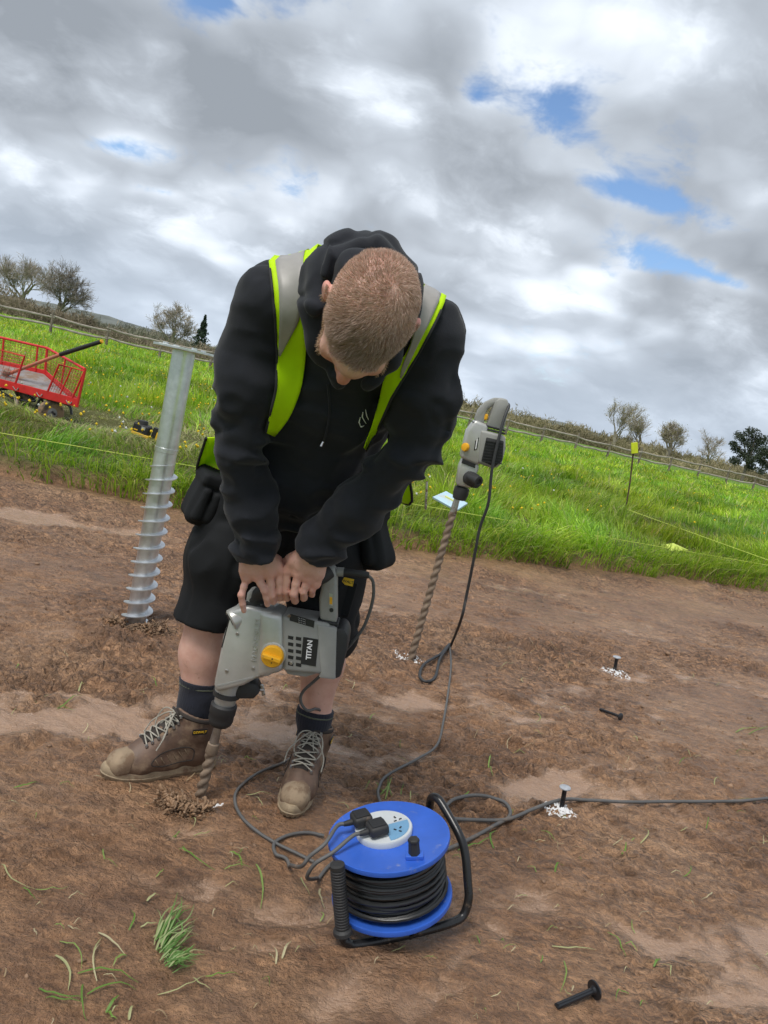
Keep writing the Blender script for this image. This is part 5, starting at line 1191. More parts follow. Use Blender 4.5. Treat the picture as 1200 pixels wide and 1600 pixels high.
cable('supply_cord', [at(574, 898, YD - .01), at(583, 910, YD), at(582, 940, YD + .01), at(568, 980, YD + .02), at(545, 1010, YD + .03), at(524, 1032, YD + .07), at(498, 1058, YD + .09), at(474, 1080, YD + .10), at(470, 1096, YD + .10), at(480, 1110, YD + .10), at(496, 1108, YD + .14),
      at(512, 1122, YD + .26), on(500, 1160, .03), on(470, 1175, .008), on(440, 1195, .006), on(402, 1212, .006), on(372, 1236, .006), on(366, 1258, .006), on(378, 1284, .006), on(402, 1306, .006), on(430, 1322, .006), on(460, 1335, .006), on(490, 1350, .006)], .0044, m_gcord, parent=drill)
# the bit: shank, coupling and mud-caked spiral
def spiral(mb, p0, dr, L, r, pitch, turns_w=.35, n=14, lobes=2, depth=.35, steps_per=14):
    q = dr.to_track_quat('Z', 'Y').to_matrix(); st = int(L / pitch * steps_per) + 1; V = []; F = []
    for i_ in range(st + 1):
        z_ = L * i_ / st; ph = 2 * math.pi * z_ / pitch
        for k_ in range(n):
            a = 2 * math.pi * k_ / n; rr = r * (1 - depth * (.5 - .5 * math.cos(lobes * (a - ph))) ** 1.6); V.append(p0 + q @ Vector((rr * math.cos(a), rr * math.sin(a), z_)))
    for i_ in range(st):
        for k_ in range(n): F.append((i_ * n + k_, i_ * n + (k_ + 1) % n, (i_ + 1) * n + (k_ + 1) % n, (i_ + 1) * n + k_))
    return mb.add(V, F)
bt0 = at(341, 1134, YD); bt1 = on(312, 1238, -.06); bd_ = (bt1 - bt0).normalized(); bl_ = (bt1 - bt0).length
MB().tube([bt0, bt0 + bd_ * .055], [.011, .013], 12).build('shank', m_steel, drill, smooth=True)
MB().lathe([(.011, 0), (.016, .004), (.018, .03), (.015, .036)], 16, Matrix.Translation(bt0 + bd_ * .050) @ bd_.to_track_quat('Z', 'Y').to_matrix().to_4x4()).build('coupling', m_mudbit, drill, smooth=True)
spiral(MB(), bt0 + bd_ * .084, bd_, bl_ - .084, .0160, .062, lobes=2, n=20, steps_per=18).build('drill_bit', m_mudbit, drill, smooth=True)

# ------------------------------------------------------------------ cable reel
reel_c = gp(604, 1428); reel_c.z = .022
rax = Vector((-.27, -.03, .96)).normalized(); rM = Matrix.Translation(reel_c) @ rax.to_track_quat('Z', 'Y').to_matrix().to_4x4()
e_x = (Vector((1, 0, 0)) - rax * rax.x).normalized(); e_y = rax.cross(e_x); rM = Matrix(((e_x.x, e_y.x, rax.x, 0), (e_x.y, e_y.y, rax.y, 0), (e_x.z, e_y.z, rax.z, 0), (0, 0, 0, 1))); rM.translation = reel_c + Vector((0, 0, .036))
m_blue = mat('blue_reel_plastic', (0.032, 0.115, 0.52), 0.42, var=0.12, vs=12, bump=0.1, bs=150, bd=0.0008, dirt=(0.20, 0.24, 0.44), ds=30, dt=0.64)
m_reelcab = mat('wound_black_cable', (0.014, 0.015, 0.016), 0.36, var=0.25, vs=20, bump=0.15, bs=200, bd=0.001, dirt=(0.18, 0.14, 0.11), ds=16, dt=0.72)
m_frame = mat('black_painted_tube', (0.014, 0.014, 0.015), 0.28, var=0.2, vs=15, bump=0.1, bs=90, bd=0.001, dirt=(0.26, 0.18, 0.12), ds=16, dt=0.66)
m_sock_w = mat('white_socket_plastic', (0.54, 0.57, 0.585), 0.4, var=0.05, vs=20, bump=0.05, dirt=(0.45, 0.38, 0.32), ds=12, dt=0.68)
m_lblue = mat('light_blue_label', (0.15, 0.32, 0.50), 0.4, var=0.06, dirt=(0.45, 0.42, 0.40), ds=14, dt=0.66)
reel = tag(empty('cable_reel', tuple(reel_c)), 'blue and black extension cable reel on a tubular frame lying on the mud', 'cable reel')
RR = .142; HT = .145
for z_, nm in ((0, 'lower_flange'), (HT, 'upper_flange')):
    MB().lathe([(.03, z_ - .003), (RR - .004, z_ - .003), (RR, z_ - .005), (RR + .001, z_), (RR, z_ + .006), (RR - .004, z_ + .0065), (RR - .008, z_ + .004), (.06, z_ + .004), (.03, z_ + .004)], 64, rM).build(nm, m_blue, reel, smooth=True)
rn = random.Random(3); turns = 16; P_ = []
for i_ in range(turns * 30):
    a = 2 * math.pi * i_ / 30; f = i_ / (turns * 30); z_ = .016 + f * (HT - .036) + .005 * math.sin(a * .37 + 1) + .0045 * math.sin(a * 1.13) * math.sin(a * .09); r_ = .121 + .006 * math.sin(a * .21) + .004 * math.sin(a * .77 + 2); P_.append(rM @ Vector((r_ * math.cos(a), r_ * math.sin(a), z_)))
MB().tube(P_, .0054, 8).build('cable_winding', m_reelcab, reel, smooth=True)
P_ = []
for i_ in range(19 * 30):
    a = -2 * math.pi * i_ / 30; f = i_ / (19 * 30); z_ = .010 + f * (HT - .022) + .003 * math.sin(a * .43); P_.append(rM @ Vector(((.111) * math.cos(a), (.111) * math.sin(a), z_)))
MB().tube(P_, .0054, 8).build('cable_winding', m_reelcab, reel, smooth=True)
MB().lathe([(.106, .004), (.106, HT - .004)], 40, rM).build('drum', m_rub, reel, smooth=True)
zt = HT + .006
so_ = MB().lathe([(.066, zt - .003), (.068, zt + .010), (.066, zt + .0135), (.02, zt + .0142)], 48, rM @ Matrix.Translation((-.012, .012, 0))).build('socket_plate', m_sock_w, reel, smooth=True)
def sector(a0, a1, r0, r1, z_, m, nm):
    poly = [(r1 * math.cos(a), r1 * math.sin(a)) for a in np.linspace(a0, a1, 14)] + [(r0 * math.cos(a), r0 * math.sin(a)) for a in np.linspace(a1, a0, 6)]
    M = rM @ Matrix.Translation((-.012, .012, 0)); mb = MB(); n = len(poly); mb.add([M @ Vector((x_, y_, z_)) for x_, y_ in poly] + [M @ Vector((x_, y_, z_ - .002)) for x_, y_ in poly], [tuple(range(n)), tuple(range(2 * n - 1, n - 1, -1))] + [(k_, k_ + n, (k_ + 1) % n + n, (k_ + 1) % n) for k_ in range(n)]); return mb.build(nm, m, so_)
sector(-1.25, .42, .012, .060, zt + .0150, m_lblue, 'blue_label'); sector(.50, 1.6, .012, .060, zt + .0148, m_sock_w, 'socket_face')
Ms = rM @ Matrix.Translation((-.012, .012, zt + .0152))
for (cx, cy, r_) in ((.030, .026, .6), (.036, -.016, -.5)):
    for (dx, dy, hx, hy) in ((0, .008, .0016, .0035), (-.007, -.005, .0034, .0014), (.007, -.005, .0034, .0014)):
        q_ = Matrix.Rotation(r_, 3, 'Z') @ Vector((dx, dy, 0)); MB().box(Ms @ Vector((cx + q_.x, cy + q_.y, .0002)), (hx, hy, .0012), rM.to_3x3() @ Matrix.Rotation(r_, 3, 'Z')).build('socket_hole', m_blk, so_)
# crank knob and its clip on the flange
kb = rM @ Vector((.060, -.085, zt)); MB().box(kb + rax * .003, (.020, .012, .005), rM.to_3x3()).build('knob_clip', m_blue, reel, bevel=.002)
MB().lathe([(.010, 0), (.0135, .003), (.0125, .030), (.014, .036), (.0125, .040), (.006, .041)], 6, rM @ Matrix.Translation((.060, -.085, zt + .004))).build('crank_knob', m_rub, reel, smooth=False, bevel=.0015)
# frame: handle upright with ribbed grip, tube along the ground, upright and top bend
fr_pts = [at(527, 1352, 1.53), gp(529, 1400, .075), gp(537, 1468, .02), gp(556, 1478, .016), gp(640, 1462, .02), gp(712, 1440, .028), at(728, 1424, 1.60), at(734, 1395, 1.625), at(727, 1330, 1.67), at(716, 1298, 1.70), at(692, 1258, 1.75), at(681, 1244, 1.77), at(673, 1246, 1.79), at(675, 1262, 1.80)]
hb0 = at(527, 1352, 1.535); hb1 = at(536, 1460, 1.535)
fpath = [hb0, hb0.lerp(hb1, .5), hb1, at(541, 1471, 1.535), at(554, 1476, 1.545), at(600, 1468, 1.575), at(660, 1455, 1.61), at(705, 1442, 1.64), at(724, 1430, 1.66), at(732, 1405, 1.67), at(731, 1380, 1.68), at(727, 1335, 1.70), at(718, 1305, 1.72), at(694, 1262, 1.77), at(683, 1247, 1.79), at(674, 1247, 1.81), at(671, 1262, 1.82)]
MB().tube(catmull(fpath, 4), .0105, 14).build('tube_frame', m_frame, reel, smooth=True)
hdv = (hb1 - hb0); hl = hdv.length; prof = [(.010, -.004), (.0165, -.002)]
for k_ in range(22): z_ = .004 + k_ * (hl - .02) / 22; prof += [(.0165, z_), (.0165, z_ + .0028), (.0140, z_ + .0034), (.0140, z_ + .0046)]
prof += [(.021, hl - .012), (.022, hl - .004), (.012, hl)]
MB().lathe(prof, 20, Matrix.Translation(hb0) @ hdv.to_track_quat('Z', 'Y').to_matrix().to_4x4()).build('ribbed_grip', m_rub, reel, smooth=False)
MB().tube([rM @ Vector((0, 0, -.012)), rM @ Vector((0, 0, .02))], .02, 12).tube([rM @ Vector((.0, 0, -.012)), rM @ Vector((.07, -.10, -.016)), at(640, 1462, 1.60)], .009, 8).build('axle', m_frame, reel, smooth=True)
# plugs in the sockets
def plug(px, py, zoff, rot, path, label, cm):
    a = rM @ Vector((0, 0, zt + .016)); d = ray(px, py); o = Vector((0, 0, EYE)); k_ = (a - o).dot(rax) / d.dot(rax); c_ = o + d * k_
    p = tag(empty('plug', tuple(c_)), label, 'plug'); R3 = rM.to_3x3() @ Matrix.Rotation(rot, 3, 'Z')
    MB().box(c_ + rax * .014, (.023, .023, .0125), R3).build('plug_body', m_rub, p, smooth=True, bevel=.008, seg=3)
    MB().box(c_ + rax * .0275, (.017, .017, .0012), R3).build('plug_face', m_blk, p, bevel=.0008)
    ex = R3 @ Vector((-1, 0, 0)); s0 = c_ + rax * .011 + ex * .020
    MB().tube([s0, s0 + ex * .012, s0 + ex * .024], [.0075, .0070, .0055], 10).build('plug_neck', m_rub, p, smooth=True)
    cable('plug_lead', [s0 + ex * .018, s0 + ex * .040] + path, .0046, cm, parent=p); return p
zc = lambda px, py: on(px, py, .006)
plug(565, 1287, 0, .42, [at(508, 1318, 1.60), at(484, 1338, 1.585), at(470, 1354, 1.60), zc(450, 1352), zc(430, 1338), zc(428, 1322), zc(450, 1310), zc(480, 1306), zc(505, 1310)], 'square black plug in the reel socket nearer the man', m_gcord)
plug(590, 1302, 0, .42, [at(520, 1332, 1.585), at(492, 1350, 1.57), at(480, 1372, 1.60), zc(500, 1372), zc(520, 1350), zc(560, 1320), zc(600, 1290), zc(590, 1250), zc(592, 1232), zc(604, 1214), zc(650, 1188), zc(682, 1166), zc(692, 1130), zc(700, 1080), zc(704, 1040), zc(702, 1010)], 'square black plug in the reel socket nearer the camera', m_gcord)
MB().box(on(516, 1290, .13), (.03, .004, .002), Matrix.Rotation(.3, 3, 'Z'))
# the lead that feeds the reel runs out of the picture to the right
tag(cable('supply_cable', [zc(690, 1335), zc(730, 1318), zc(770, 1296), zc(795, 1280), zc(785, 1262), zc(750, 1253), zc(712, 1256), zc(694, 1270), zc(700, 1284), zc(740, 1286), zc(790, 1288), zc(830, 1274), zc(862, 1262), zc(884, 1258), zc(920, 1260), zc(980, 1263), zc(1050, 1264), zc(1120, 1263), zc(1170, 1260), zc(1230, 1252), zc(1400, 1225)], .0056, m_gcord),
    'long grey cable from the reel running past a peg to the right edge', 'cable')
# ------------------------------------------------------------------ galvanised ground screw
m_galv = mat('galvanised_steel', (0.66, 0.68, 0.70), 0.37, 0.92, var=0.16, vs=26, bump=0.12, bs=90, bd=0.001, dirt=(0.40, 0.38, 0.35), ds=9, dt=0.70)
g0 = on(212, 972, -.08); g1 = at(288, 548, 3.19); gd = (g1 - g0).normalized(); gl = (g1 - g0).length
gM = Matrix.Translation(g0) @ gd.to_track_quat('Z', 'Y').to_matrix().to_4x4()
gs = tag(empty('ground_screw', tuple(on(212, 972))), 'tall galvanised ground screw with a flat top plate driven into the mud', 'ground screw')
MB().lathe([(.0, 0), (.040, 0), (.043, .3), (.0445, .615), (.0445, .62), (.0460, .621), (.046, .624), (.046, .838), (.046, .84), (.0476, .841), (.0476, .859), (.046, .860), (.046, .862), (.046, gl)], 36, gM, close=False).build('tube', m_galv, gs, smooth=True)
top = MB().lathe([(.0, gl - .001), (.125, gl - .001), (.126, gl + .001), (.126, gl + .009), (.125, gl + .010), (.0, gl + .010)], 8, gM @ Matrix.Rotation(.5, 4, 'Z'), close=False).build('top_plate', m_galv, gs)
for k_ in range(4):
    a = .3 + k_ * math.pi / 2; MB().lathe([(.011, gl + .010), (.011, gl + .018), (.006, gl + .018)], 6, gM @ Matrix.Translation((.085 * math.cos(a), .085 * math.sin(a), 0))).build('bolt', m_galv, top)
V = []; F = []; pit = .0595; z0, z1 = .07, .80; ns = int((z1 - z0) / pit * 28)
for i_ in range(ns + 1):
    z_ = z0 + (z1 - z0) * i_ / ns; a = 2 * math.pi * z_ / pit; ro = .064 if i_ > 10 else .045 + .0015 * i_
    if i_ > ns - 26: ro = .064 - .0185 * (i_ - ns + 26) / 26
    for (r_, dz) in ((.041, -.004), (ro, -.002), (ro, .002), (.041, .004)): V.append(gM @ Vector((r_ * math.cos(a), r_ * math.sin(a), z_ + dz)))
    if i_:
        k_ = i_ * 4
        for q in range(4): F.append((k_ - 4 + q, k_ - 4 + (q + 1) % 4, k_ + (q + 1) % 4, k_ + q))
MB().add(V, F).build('helix', m_galv, gs, smooth=True)

# ------------------------------------------------------------------ second drill standing on its long bit
YS = 3.50
def ox(pp): return outline(pp, YS)
d2 = tag(empty('drill', tuple(on(640, 1030))), 'grey and black hammer drill standing upright on its long spiral bit behind the man', 'power drill')
b0 = on(640, 1030, -.10); b1 = at(711, 790, YS); bdr = (b1 - b0).normalized()
spiral(MB(), b0, bdr, (b1 - b0).length - .03, .0185, .085, lobes=2, n=16, steps_per=16).build('spiral_bit', m_mudbit, d2, smooth=True)
MB().tube([b1 - bdr * .04, b1 + bdr * .05], [.017, .013], 12).build('shank', m_steel, d2, smooth=True)
MB().lathe([(.020, 0), (.031, .004), (.036, .03), (.034, .058), (.028, .062)], 20, Matrix.Translation(at(717, 781, YS)) @ bdr.to_track_quat('Z', 'Y').to_matrix().to_4x4()).build('chuck', m_rub, d2, smooth=True)
MB().prism(ox([(712, 757), (716, 727), (724, 710), (744, 716), (748, 730), (735, 762)]), YS - .04, YS + .04).build('nose', m_alu, d2, smooth=True, bevel=.012)
MB().lathe([(.027, 0), (.033, .01), (.033, .05), (.030, .07)], 18, Matrix.Translation(at(730, 745, YS - .02)) @ Vector((.62, -.75, -.12)).normalized().to_track_quat('Z', 'Y').to_matrix().to_4x4()).build('handle_ring', m_rub, d2, smooth=True)
hk = Vector((.62, -.75, -.12)).normalized(); MB().lathe([(.018, .0), (.020, .03), (.024, .06), (.024, .066), (.014, .067), (.012, .060)], 18, Matrix.Translation(at(733, 745, YS - .07)) @ hk.to_track_quat('Z', 'Y').to_matrix().to_4x4()).build('side_handle', m_rub, d2, smooth=True)
MB().prism(ox([(728, 672), (741, 655), (762, 664), (754, 722), (742, 726), (718, 714)]), YS - .05, YS + .05).build('gear_housing', m_alu, d2, smooth=True, bevel=.014, seg=3)
mh2 = MB().prism(ox([(749, 670), (788, 680), (788, 700), (782, 724), (770, 731), (744, 722)]), YS - .056, YS + .05).build('motor_housing', m_grey, d2, smooth=True, bevel=.014, seg=3)
gr_ = MB().prism(ox([(758, 682), (785, 688), (783, 718), (771, 728), (750, 719)]), YS - .059, YS - .05).build('grille', m_rub, mh2, smooth=True, bevel=.004)
for k_ in range(8): MB().prism(ox([(757 - k_ * .8, 687 + k_ * 4.4), (784 - k_ * .4, 691 + k_ * 4.4), (784 - k_ * .4, 692.6 + k_ * 4.4), (757 - k_ * .8, 688.6 + k_ * 4.4)]), YS - .063, YS - .058).build('grille_slat', m_blk, mh2)
lb2 = MB().prism(ox([(741, 688), (747, 682), (744, 701), (739, 703)]), YS - .0515, YS - .048).build('name_plate', m_blk, d2)
MB().prism(ox([(743, 686), (745.4, 684), (742.6, 700), (740.8, 701)]), YS - .0525, YS - .050).build('plate_print', m_white, lb2)
for k_ in range(2): MB().prism(ox([(738, 658 + k_ * 5), (788, 671 + k_ * 5), (788, 674 + k_ * 5), (737, 661 + k_ * 5)]), YS - .045, YS + .045).build('bellows', m_rub, d2, smooth=True, bevel=.003)
MB().prism(ox([(740, 657), (746, 640), (757, 628), (772, 621), (784, 622), (785, 631), (773, 632), (762, 639), (757, 650), (756, 662)]), YS - .022, YS + .022).build('front_grip', m_grey, d2, smooth=True, bevel=.009)
MB().prism(ox([(759, 667), (772, 627), (780, 621), (792, 624), (795, 634), (786, 674)]), YS - .026, YS + .026).build('rear_grip', m_grey, d2, smooth=True, bevel=.009)
MB().prism(ox([(752, 650), (757, 645), (763, 648), (761, 656), (754, 657)]), YS - .018, YS + .018).build('trigger', m_org, d2, bevel=.006)
MB().lathe([(.018, 0), (.020, .006), (.018, .016), (.01, .018)], 20, Matrix.Translation(at(729, 699, YS - .045)) @ Vector((-.75, -.66, 0)).normalized().to_track_quat('Z', 'Y').to_matrix().to_4x4()).build('mode_dial', m_org, d2, smooth=True)
MB().prism(ox([(722, 716), (742, 724), (741, 730), (720, 722)]), YS - .045, YS - .02).build('vent_strip', m_blk, d2, bevel=.002)
cable('supply_cord', [at(790, 630, YS), at(795, 634, YS - .02), at(789, 650, YS - .05), at(781, 678, YS - .07), at(769, 732, YS - .08), at(763, 786, YS - .08), at(750, 824, YS - .07), at(741, 870, YS - .06), at(729, 930, YS - .03), at(720, 969, YS - .02), on(703, 1010, .012), on(687, 1026, .010), on(662, 1042, .008), on(655, 1058, .008), on(664, 1067, .008), on(679, 1061, .008), on(686, 1034, .014), on(698, 1016, .012), on(703, 1012, .008)], .0068, m_cord, parent=d2)

# ------------------------------------------------------------------ red garden cart at the left edge
m_red = mat('red_painted_steel', (0.60, 0.022, 0.022), 0.42, var=0.15, vs=8, bump=0.15, bs=120, bd=0.001, dirt=(0.22, 0.15, 0.11), ds=5, dt=0.72)
m_tray = mat('muddy_steel_tray', (0.27, 0.26, 0.26), 0.6, 0.2, var=0.25, vs=5, bump=0.2, bs=60, bd=0.002, dirt=(0.24, 0.17, 0.12), ds=4, dt=0.55)
m_tyre = mat('muddy_tyre', (0.09, 0.075, 0.06), 0.85, var=0.3, vs=14, bump=0.5, bs=60, bd=0.004, dirt=(0.30, 0.20, 0.12), ds=8, dt=0.46)
m_wire = mat('rusty_red_mesh', (0.36, 0.075, 0.045), 0.6, var=0.3, vs=12, bump=0.1)
cart = tag(empty('garden_cart', tuple(gp(60, 652, FIELD_Z))), 'red steel mesh-sided garden cart standing in the grass at the left edge', 'garden cart')
CB = [at(-96, 580, 8.05), at(120, 636, 7.9), at(70, 588, 8.50), at(-140, 541, 8.65)]          # tray corners: near left, near right, far right, far left
CT = [at(-90, 522, 8.05), at(133, 577, 7.9), at(74, 544, 8.50), at(-136, 496, 8.65)]
def cq(u, v, w_): return (CB[0].lerp(CB[1], u).lerp(CB[3].lerp(CB[2], u), v)).lerp(CT[0].lerp(CT[1], u).lerp(CT[3].lerp(CT[2], u), v), w_)
def bar(pts_, r_, name, m=None, par=None): return MB().tube(pts_, r_, 8).build(name, m or m_red, par or cart, smooth=True)
MB().add([cq(.01, .01, .08), cq(.99, .01, .08), cq(.99, .99, .08), cq(.01, .99, .08), cq(.01, .01, .02), cq(.99, .01, .02), cq(.99, .99, .02), cq(.01, .99, .02)], [(0, 1, 2, 3), (7, 6, 5, 4), (0, 4, 5, 1), (1, 5, 6, 2), (2, 6, 7, 3), (3, 7, 4, 0)]).build('tray_floor', m_tray, cart)
for (a, b_) in (((0, 0), (1, 0)), ((1, 0), (1, 1)), ((1, 1), (0, 1)), ((0, 1), (0, 0))):
    P_ = [cq(*a, 0), cq(*b_, 0), cq(*b_, .22), cq(*a, .22)]; n_ = (P_[1] - P_[0]).cross(P_[3] - P_[0]).normalized() * .012
    MB().add(P_ + [p_ + n_ for p_ in P_], [(0, 1, 2, 3), (7, 6, 5, 4), (0, 4, 5, 1), (1, 5, 6, 2), (2, 6, 7, 3), (3, 7, 4, 0)]).build('tray_side', m_red, cart, bevel=.004)
for u, v in ((0, 0), (1, 0), (1, 1), (0, 1)): bar([cq(u, v, .0), cq(u, v, 1)], .016, 'corner_post')
bar([cq(0, 1, 1), cq(1, 1, 1)], .014, 'top_rail'); bar([cq(1, 1, 1), cq(1, 0, 1)], .014, 'top_rail'); bar([cq(0, 0, 1), cq(0, 1, 1)], .014, 'top_rail')
for u in (.35, .68, .93): bar([cq(u, 1, .1), cq(u, 1, 1)], .011, 'side_post')
for v in (.5,): bar([cq(1, v, .1), cq(1, v, 1)], .011, 'side_post')
def wires(f, n1, n2, name):
    mb = MB()
    for i_ in range(1, n1): mb.tube([f(i_ / n1, 0), f(i_ / n1, 1)], .0022, 4, caps=False)
    for i_ in range(1, n2): mb.tube([f(0, i_ / n2), f(1, i_ / n2)], .0022, 4, caps=False)
    mb.build(name, m_wire, cart)
wires(lambda a, b_: cq(a, 1, .22 + .78 * b_), 26, 8, 'mesh_panel'); wires(lambda a, b_: cq(1, a, .22 + .78 * b_), 14, 8, 'mesh_panel')
def gate(u0, u1, sk, name):                              # hinged near-side panels
    f = lambda a, b_: cq(u0 + (u1 - u0) * a + sk * (1 - b_), -.01, .22 + (.96 - .22) * b_)
    bar([f(0, 0), f(0, 1), f(1, 1), f(1, 0)], .012, name); bar([f(.5, 0), f(.5, 1)], .009, 'panel_post'); wires(f, 10, 8, 'mesh_panel')
gate(.82, .995, -.04, 'side_gate'); gate(.20, .58, -.03, 'side_gate')
for u in (.72, .93, .55): bar(catmull([cq(u - .02, -.03, .12), cq(u, -.05, .05), cq(u + .02, -.03, .12)], 4), .005, 'latch', m_steel)
wz = lambda p_: Vector((p_.x, p_.y, FIELD_Z + .13))
ay = (cq(0, 1, 0) - cq(0, 0, 0)); ay.z = 0; ay.normalize()
for (u, v) in ((.86, .12), (.86, .88), (.30, .12), (.30, .88)):
    c_ = cq(u, v, 0); c_ = Vector((c_.x, c_.y, c_.z - .155)); wM = Matrix.Translation(c_) @ ay.to_track_quat('Z', 'Y').to_matrix().to_4x4()
    wh = MB().lathe([(.075, -.035), (.115, -.038), (.132, -.024), (.135, 0), (.132, .024), (.115, .038), (.075, .035)], 28, wM).build('wheel', m_tyre, cart, smooth=True)
    MB().lathe([(.02, -.04), (.03, -.042), (.07, -.030), (.076, -.034), (.076, .034), (.03, .042), (.02, .04)], 20, wM).build('rim', m_tray, wh, smooth=True)
bar([cq(.86, -.0, -.33), cq(.86, 1, -.33)], .012, 'axle', m_frame); bar([cq(.30, 0, -.33), cq(.30, 1, -.33)], .012, 'axle', m_frame)
bar(catmull([cq(.74, .05, -.30), cq(.76, .05, -.05), cq(.86, .05, -.01), cq(.96, .05, -.05), cq(.99, .05, -.26)], 5), .014, 'wheel_arch', m_frame)
bar(catmull([cq(.44, .05, -.12), cq(.58, .03, -.22), cq(.72, .05, -.14), cq(.60, .2, -.08), cq(.44, .05, -.12)], 6), .014, 'turntable', m_frame)
ph = bar([cq(.58, .0, -.16), at(26, 648, 7.75), at(10, 686, 7.6)], .015, 'pull_handle', m_tray); bar([at(2, 684, 7.62), at(18, 689, 7.58)], .016, 'pull_grip', m_rub)
# hammer lying across the cart
m_shaft = mat('orange_fibreglass_shaft', (0.50, 0.15, 0.09), 0.5, var=0.15, dirt=(0.30, 0.2, 0.14), ds=8, dt=0.6)
m_head = mat('mud_caked_hammer_head', (0.33, 0.22, 0.17), 0.85, 0.1, var=0.3, vs=20, bump=0.5, bs=60, bd=0.004)
ham = tag(empty('sledge_hammer', tuple(at(15, 586, 8.2))), 'muddy sledge hammer with a black grip propped across the red cart', 'hammer')
t0, t1, t2 = at(8, 586, 8.22), at(94, 554, 8.05), at(160, 533, 7.92)
MB().tube([t0, t1], .019, 12).build('shaft', m_shaft, ham, smooth=True); MB().tube([t1, t1.lerp(t2, .02), t1.lerp(t2, .97)], [.020, .0235, .022], 12).build('grip', m_rub, ham, smooth=True); MB().tube([t1.lerp(t2, .96), t2], [.021, .019], 12).build('end_cap', m_org, ham)
MB().lathe([(.03, -.09), (.036, -.085), (.038, -.03), (.032, 0), (.038, .03), (.036, .085), (.03, .09)], 8, Matrix.Translation(t0) @ Matrix.Rotation(.6, 4, 'X') @ Matrix.Rotation(.5, 4, 'Y')).build('hammer_head', m_head, ham, smooth=True)

# ------------------------------------------------------------------ laser level and its pouch
m_dw = mat('yellow_tool_plastic', (0.72, 0.43, 0.02), 0.5, var=0.08)
lz = tag(empty('laser_level', tuple(gp(222, 688, FIELD_Z))), 'yellow and black laser level standing in trodden grass beside the ground screw', 'laser level')
lc = at(222, 672, 7.75); Rl = Matrix.Rotation(math.radians(8), 3, 'Y')
MB().box(lc + Vector((0, 0, .01)), (.085, .06, .055), Rl).build('body', m_blk, lz, bevel=.018); MB().box(lc + Vector((.005, 0, -.045)), (.09, .065, .016), Rl).build('yellow_band', m_dw, lz, bevel=.006)
MB().box(lc + Vector((0, 0, -.075)), (.07, .055, .025), Rl).build('base', m_blk, lz, bevel=.008); MB().lathe([(.05, 0), (.055, .005), (.05, .035), (.03, .04)], 16, Matrix.Translation(lc + Vector((-.005, 0, .06)))).build('laser_head', m_rub, lz, smooth=True)
MB().box(lc + Vector((.03, -.061, .025)), (.02, .004, .015), Rl).build('window', m_shiny, lz); MB().box(lc + Vector((-.045, -.061, .0)), (.02, .004, .006), Rl).build('yellow_mark', m_dw, lz)
MB().box(lc + Vector((.125, .02, -.02)), (.022, .03, .075), Rl).build('bracket', m_blk, lz, bevel=.006); MB().box(lc + Vector((.165, .02, -.04)), (.018, .03, .05), Rl).build('bracket_clamp', m_dw, lz, bevel=.006)
pc = at(198, 691, 7.6); f_ = Field(A3(pc) - .2, A3(pc) + .2, .008); f_.chain([A3(pc) + (-.07, 0, 0), A3(pc) + (.07, .02, -.01)], [.048, .042], .02); f_.ripple(.012, (18, 18, 18), 3)
pouch_t = tag(empty('tool_pouch', tuple(gp(198, 695, FIELD_Z))), 'small grey cloth pouch lying in the grass next to the laser level', 'pouch')
sdf_obj('pouch_body', f_, mat('grey_pouch_cloth', (0.16, 0.17, 0.18), 0.85, var=0.2), pouch_t, 1); bar([pc + Vector((.07, .0, -.01)), pc + Vector((.14, .02, .0)), pc + Vector((.21, .02, -.02))], .014, 'strap', m_dw, pouch_t)

# ------------------------------------------------------------------ string line, marker stake, blue board
m_string = mat('yellow_green_line', (0.52, 0.62, 0.10), 0.6, var=0.05, bump=0)
sa, sb = at(20, 680, 5.5), at(1210, 885, 8.35)
tag(MB().tube([sa - (sb - sa) * .12, sb + (sb - sa) * .25], .0032, 5).build('string_line', m_string), 'yellow builder line stretched along the grass edge behind the man', 'string line')
stk0, stk1 = at(977, 800, 11.45), at(989, 712, 11.45); m_rust = mat('rusty_steel_pin', (0.12, 0.075, 0.05), 0.75, 0.5, var=0.3)
st = tag(empty('marker_stake', tuple(stk0)), 'rusty steel pin with a bright yellow tag standing in the grass', 'stake')
MB().tube([stk0 - Vector((0, 0, .15)), stk0, stk0.lerp(stk1, .55) + Vector((.01, 0, 0)), stk1, at(991, 704, 11.45)], .012, 8).build('pin', m_rust, st, smooth=True)
MB().tube(catmull([at(990, 708, 11.45), at(996, 706, 11.45), at(1000, 699, 11.45)], 4), .011, 8).build('hook', m_rust, st, smooth=True)
MB().prism(outline([(986, 692), (996, 691), (997, 708), (986.5, 709)], 11.42), 11.405, 11.43).build('tag', mat('yellow_tag', (0.72, 0.80, 0.03), 0.6, bump=0.1, trans=.15), st, bevel=.006)
s2 = at(977, 795, 11.4); s3 = at(1205, 877, 8.3)
tag(MB().tube([s2, s3 + (s3 - s2) * .4], .0045, 5).build('string_line', m_string), 'yellow builder line running from the marker stake to the right edge', 'string line')
MB_tape = MB().add([at(1032, 852, 8.95), at(1052, 849, 9.05), at(1076, 860, 8.95), at(1050, 862, 8.85), at(1054, 855, 8.93) + Vector((0, 0, .02))], [(0, 1, 4), (1, 2, 4), (2, 3, 4), (3, 0, 4)])
o_ = MB_tape.build('tape_scrap', m_string); o_.modifiers.new('t', 'SOLIDIFY').thickness = .004; tag(o_, 'scrap of yellow tape caught in the grass under the string line', 'tape')
m_board = mat('pale_blue_board', (0.45, 0.62, 0.72), 0.35, var=0.06, dirt=(0.5, 0.5, 0.45), ds=5, dt=0.62)
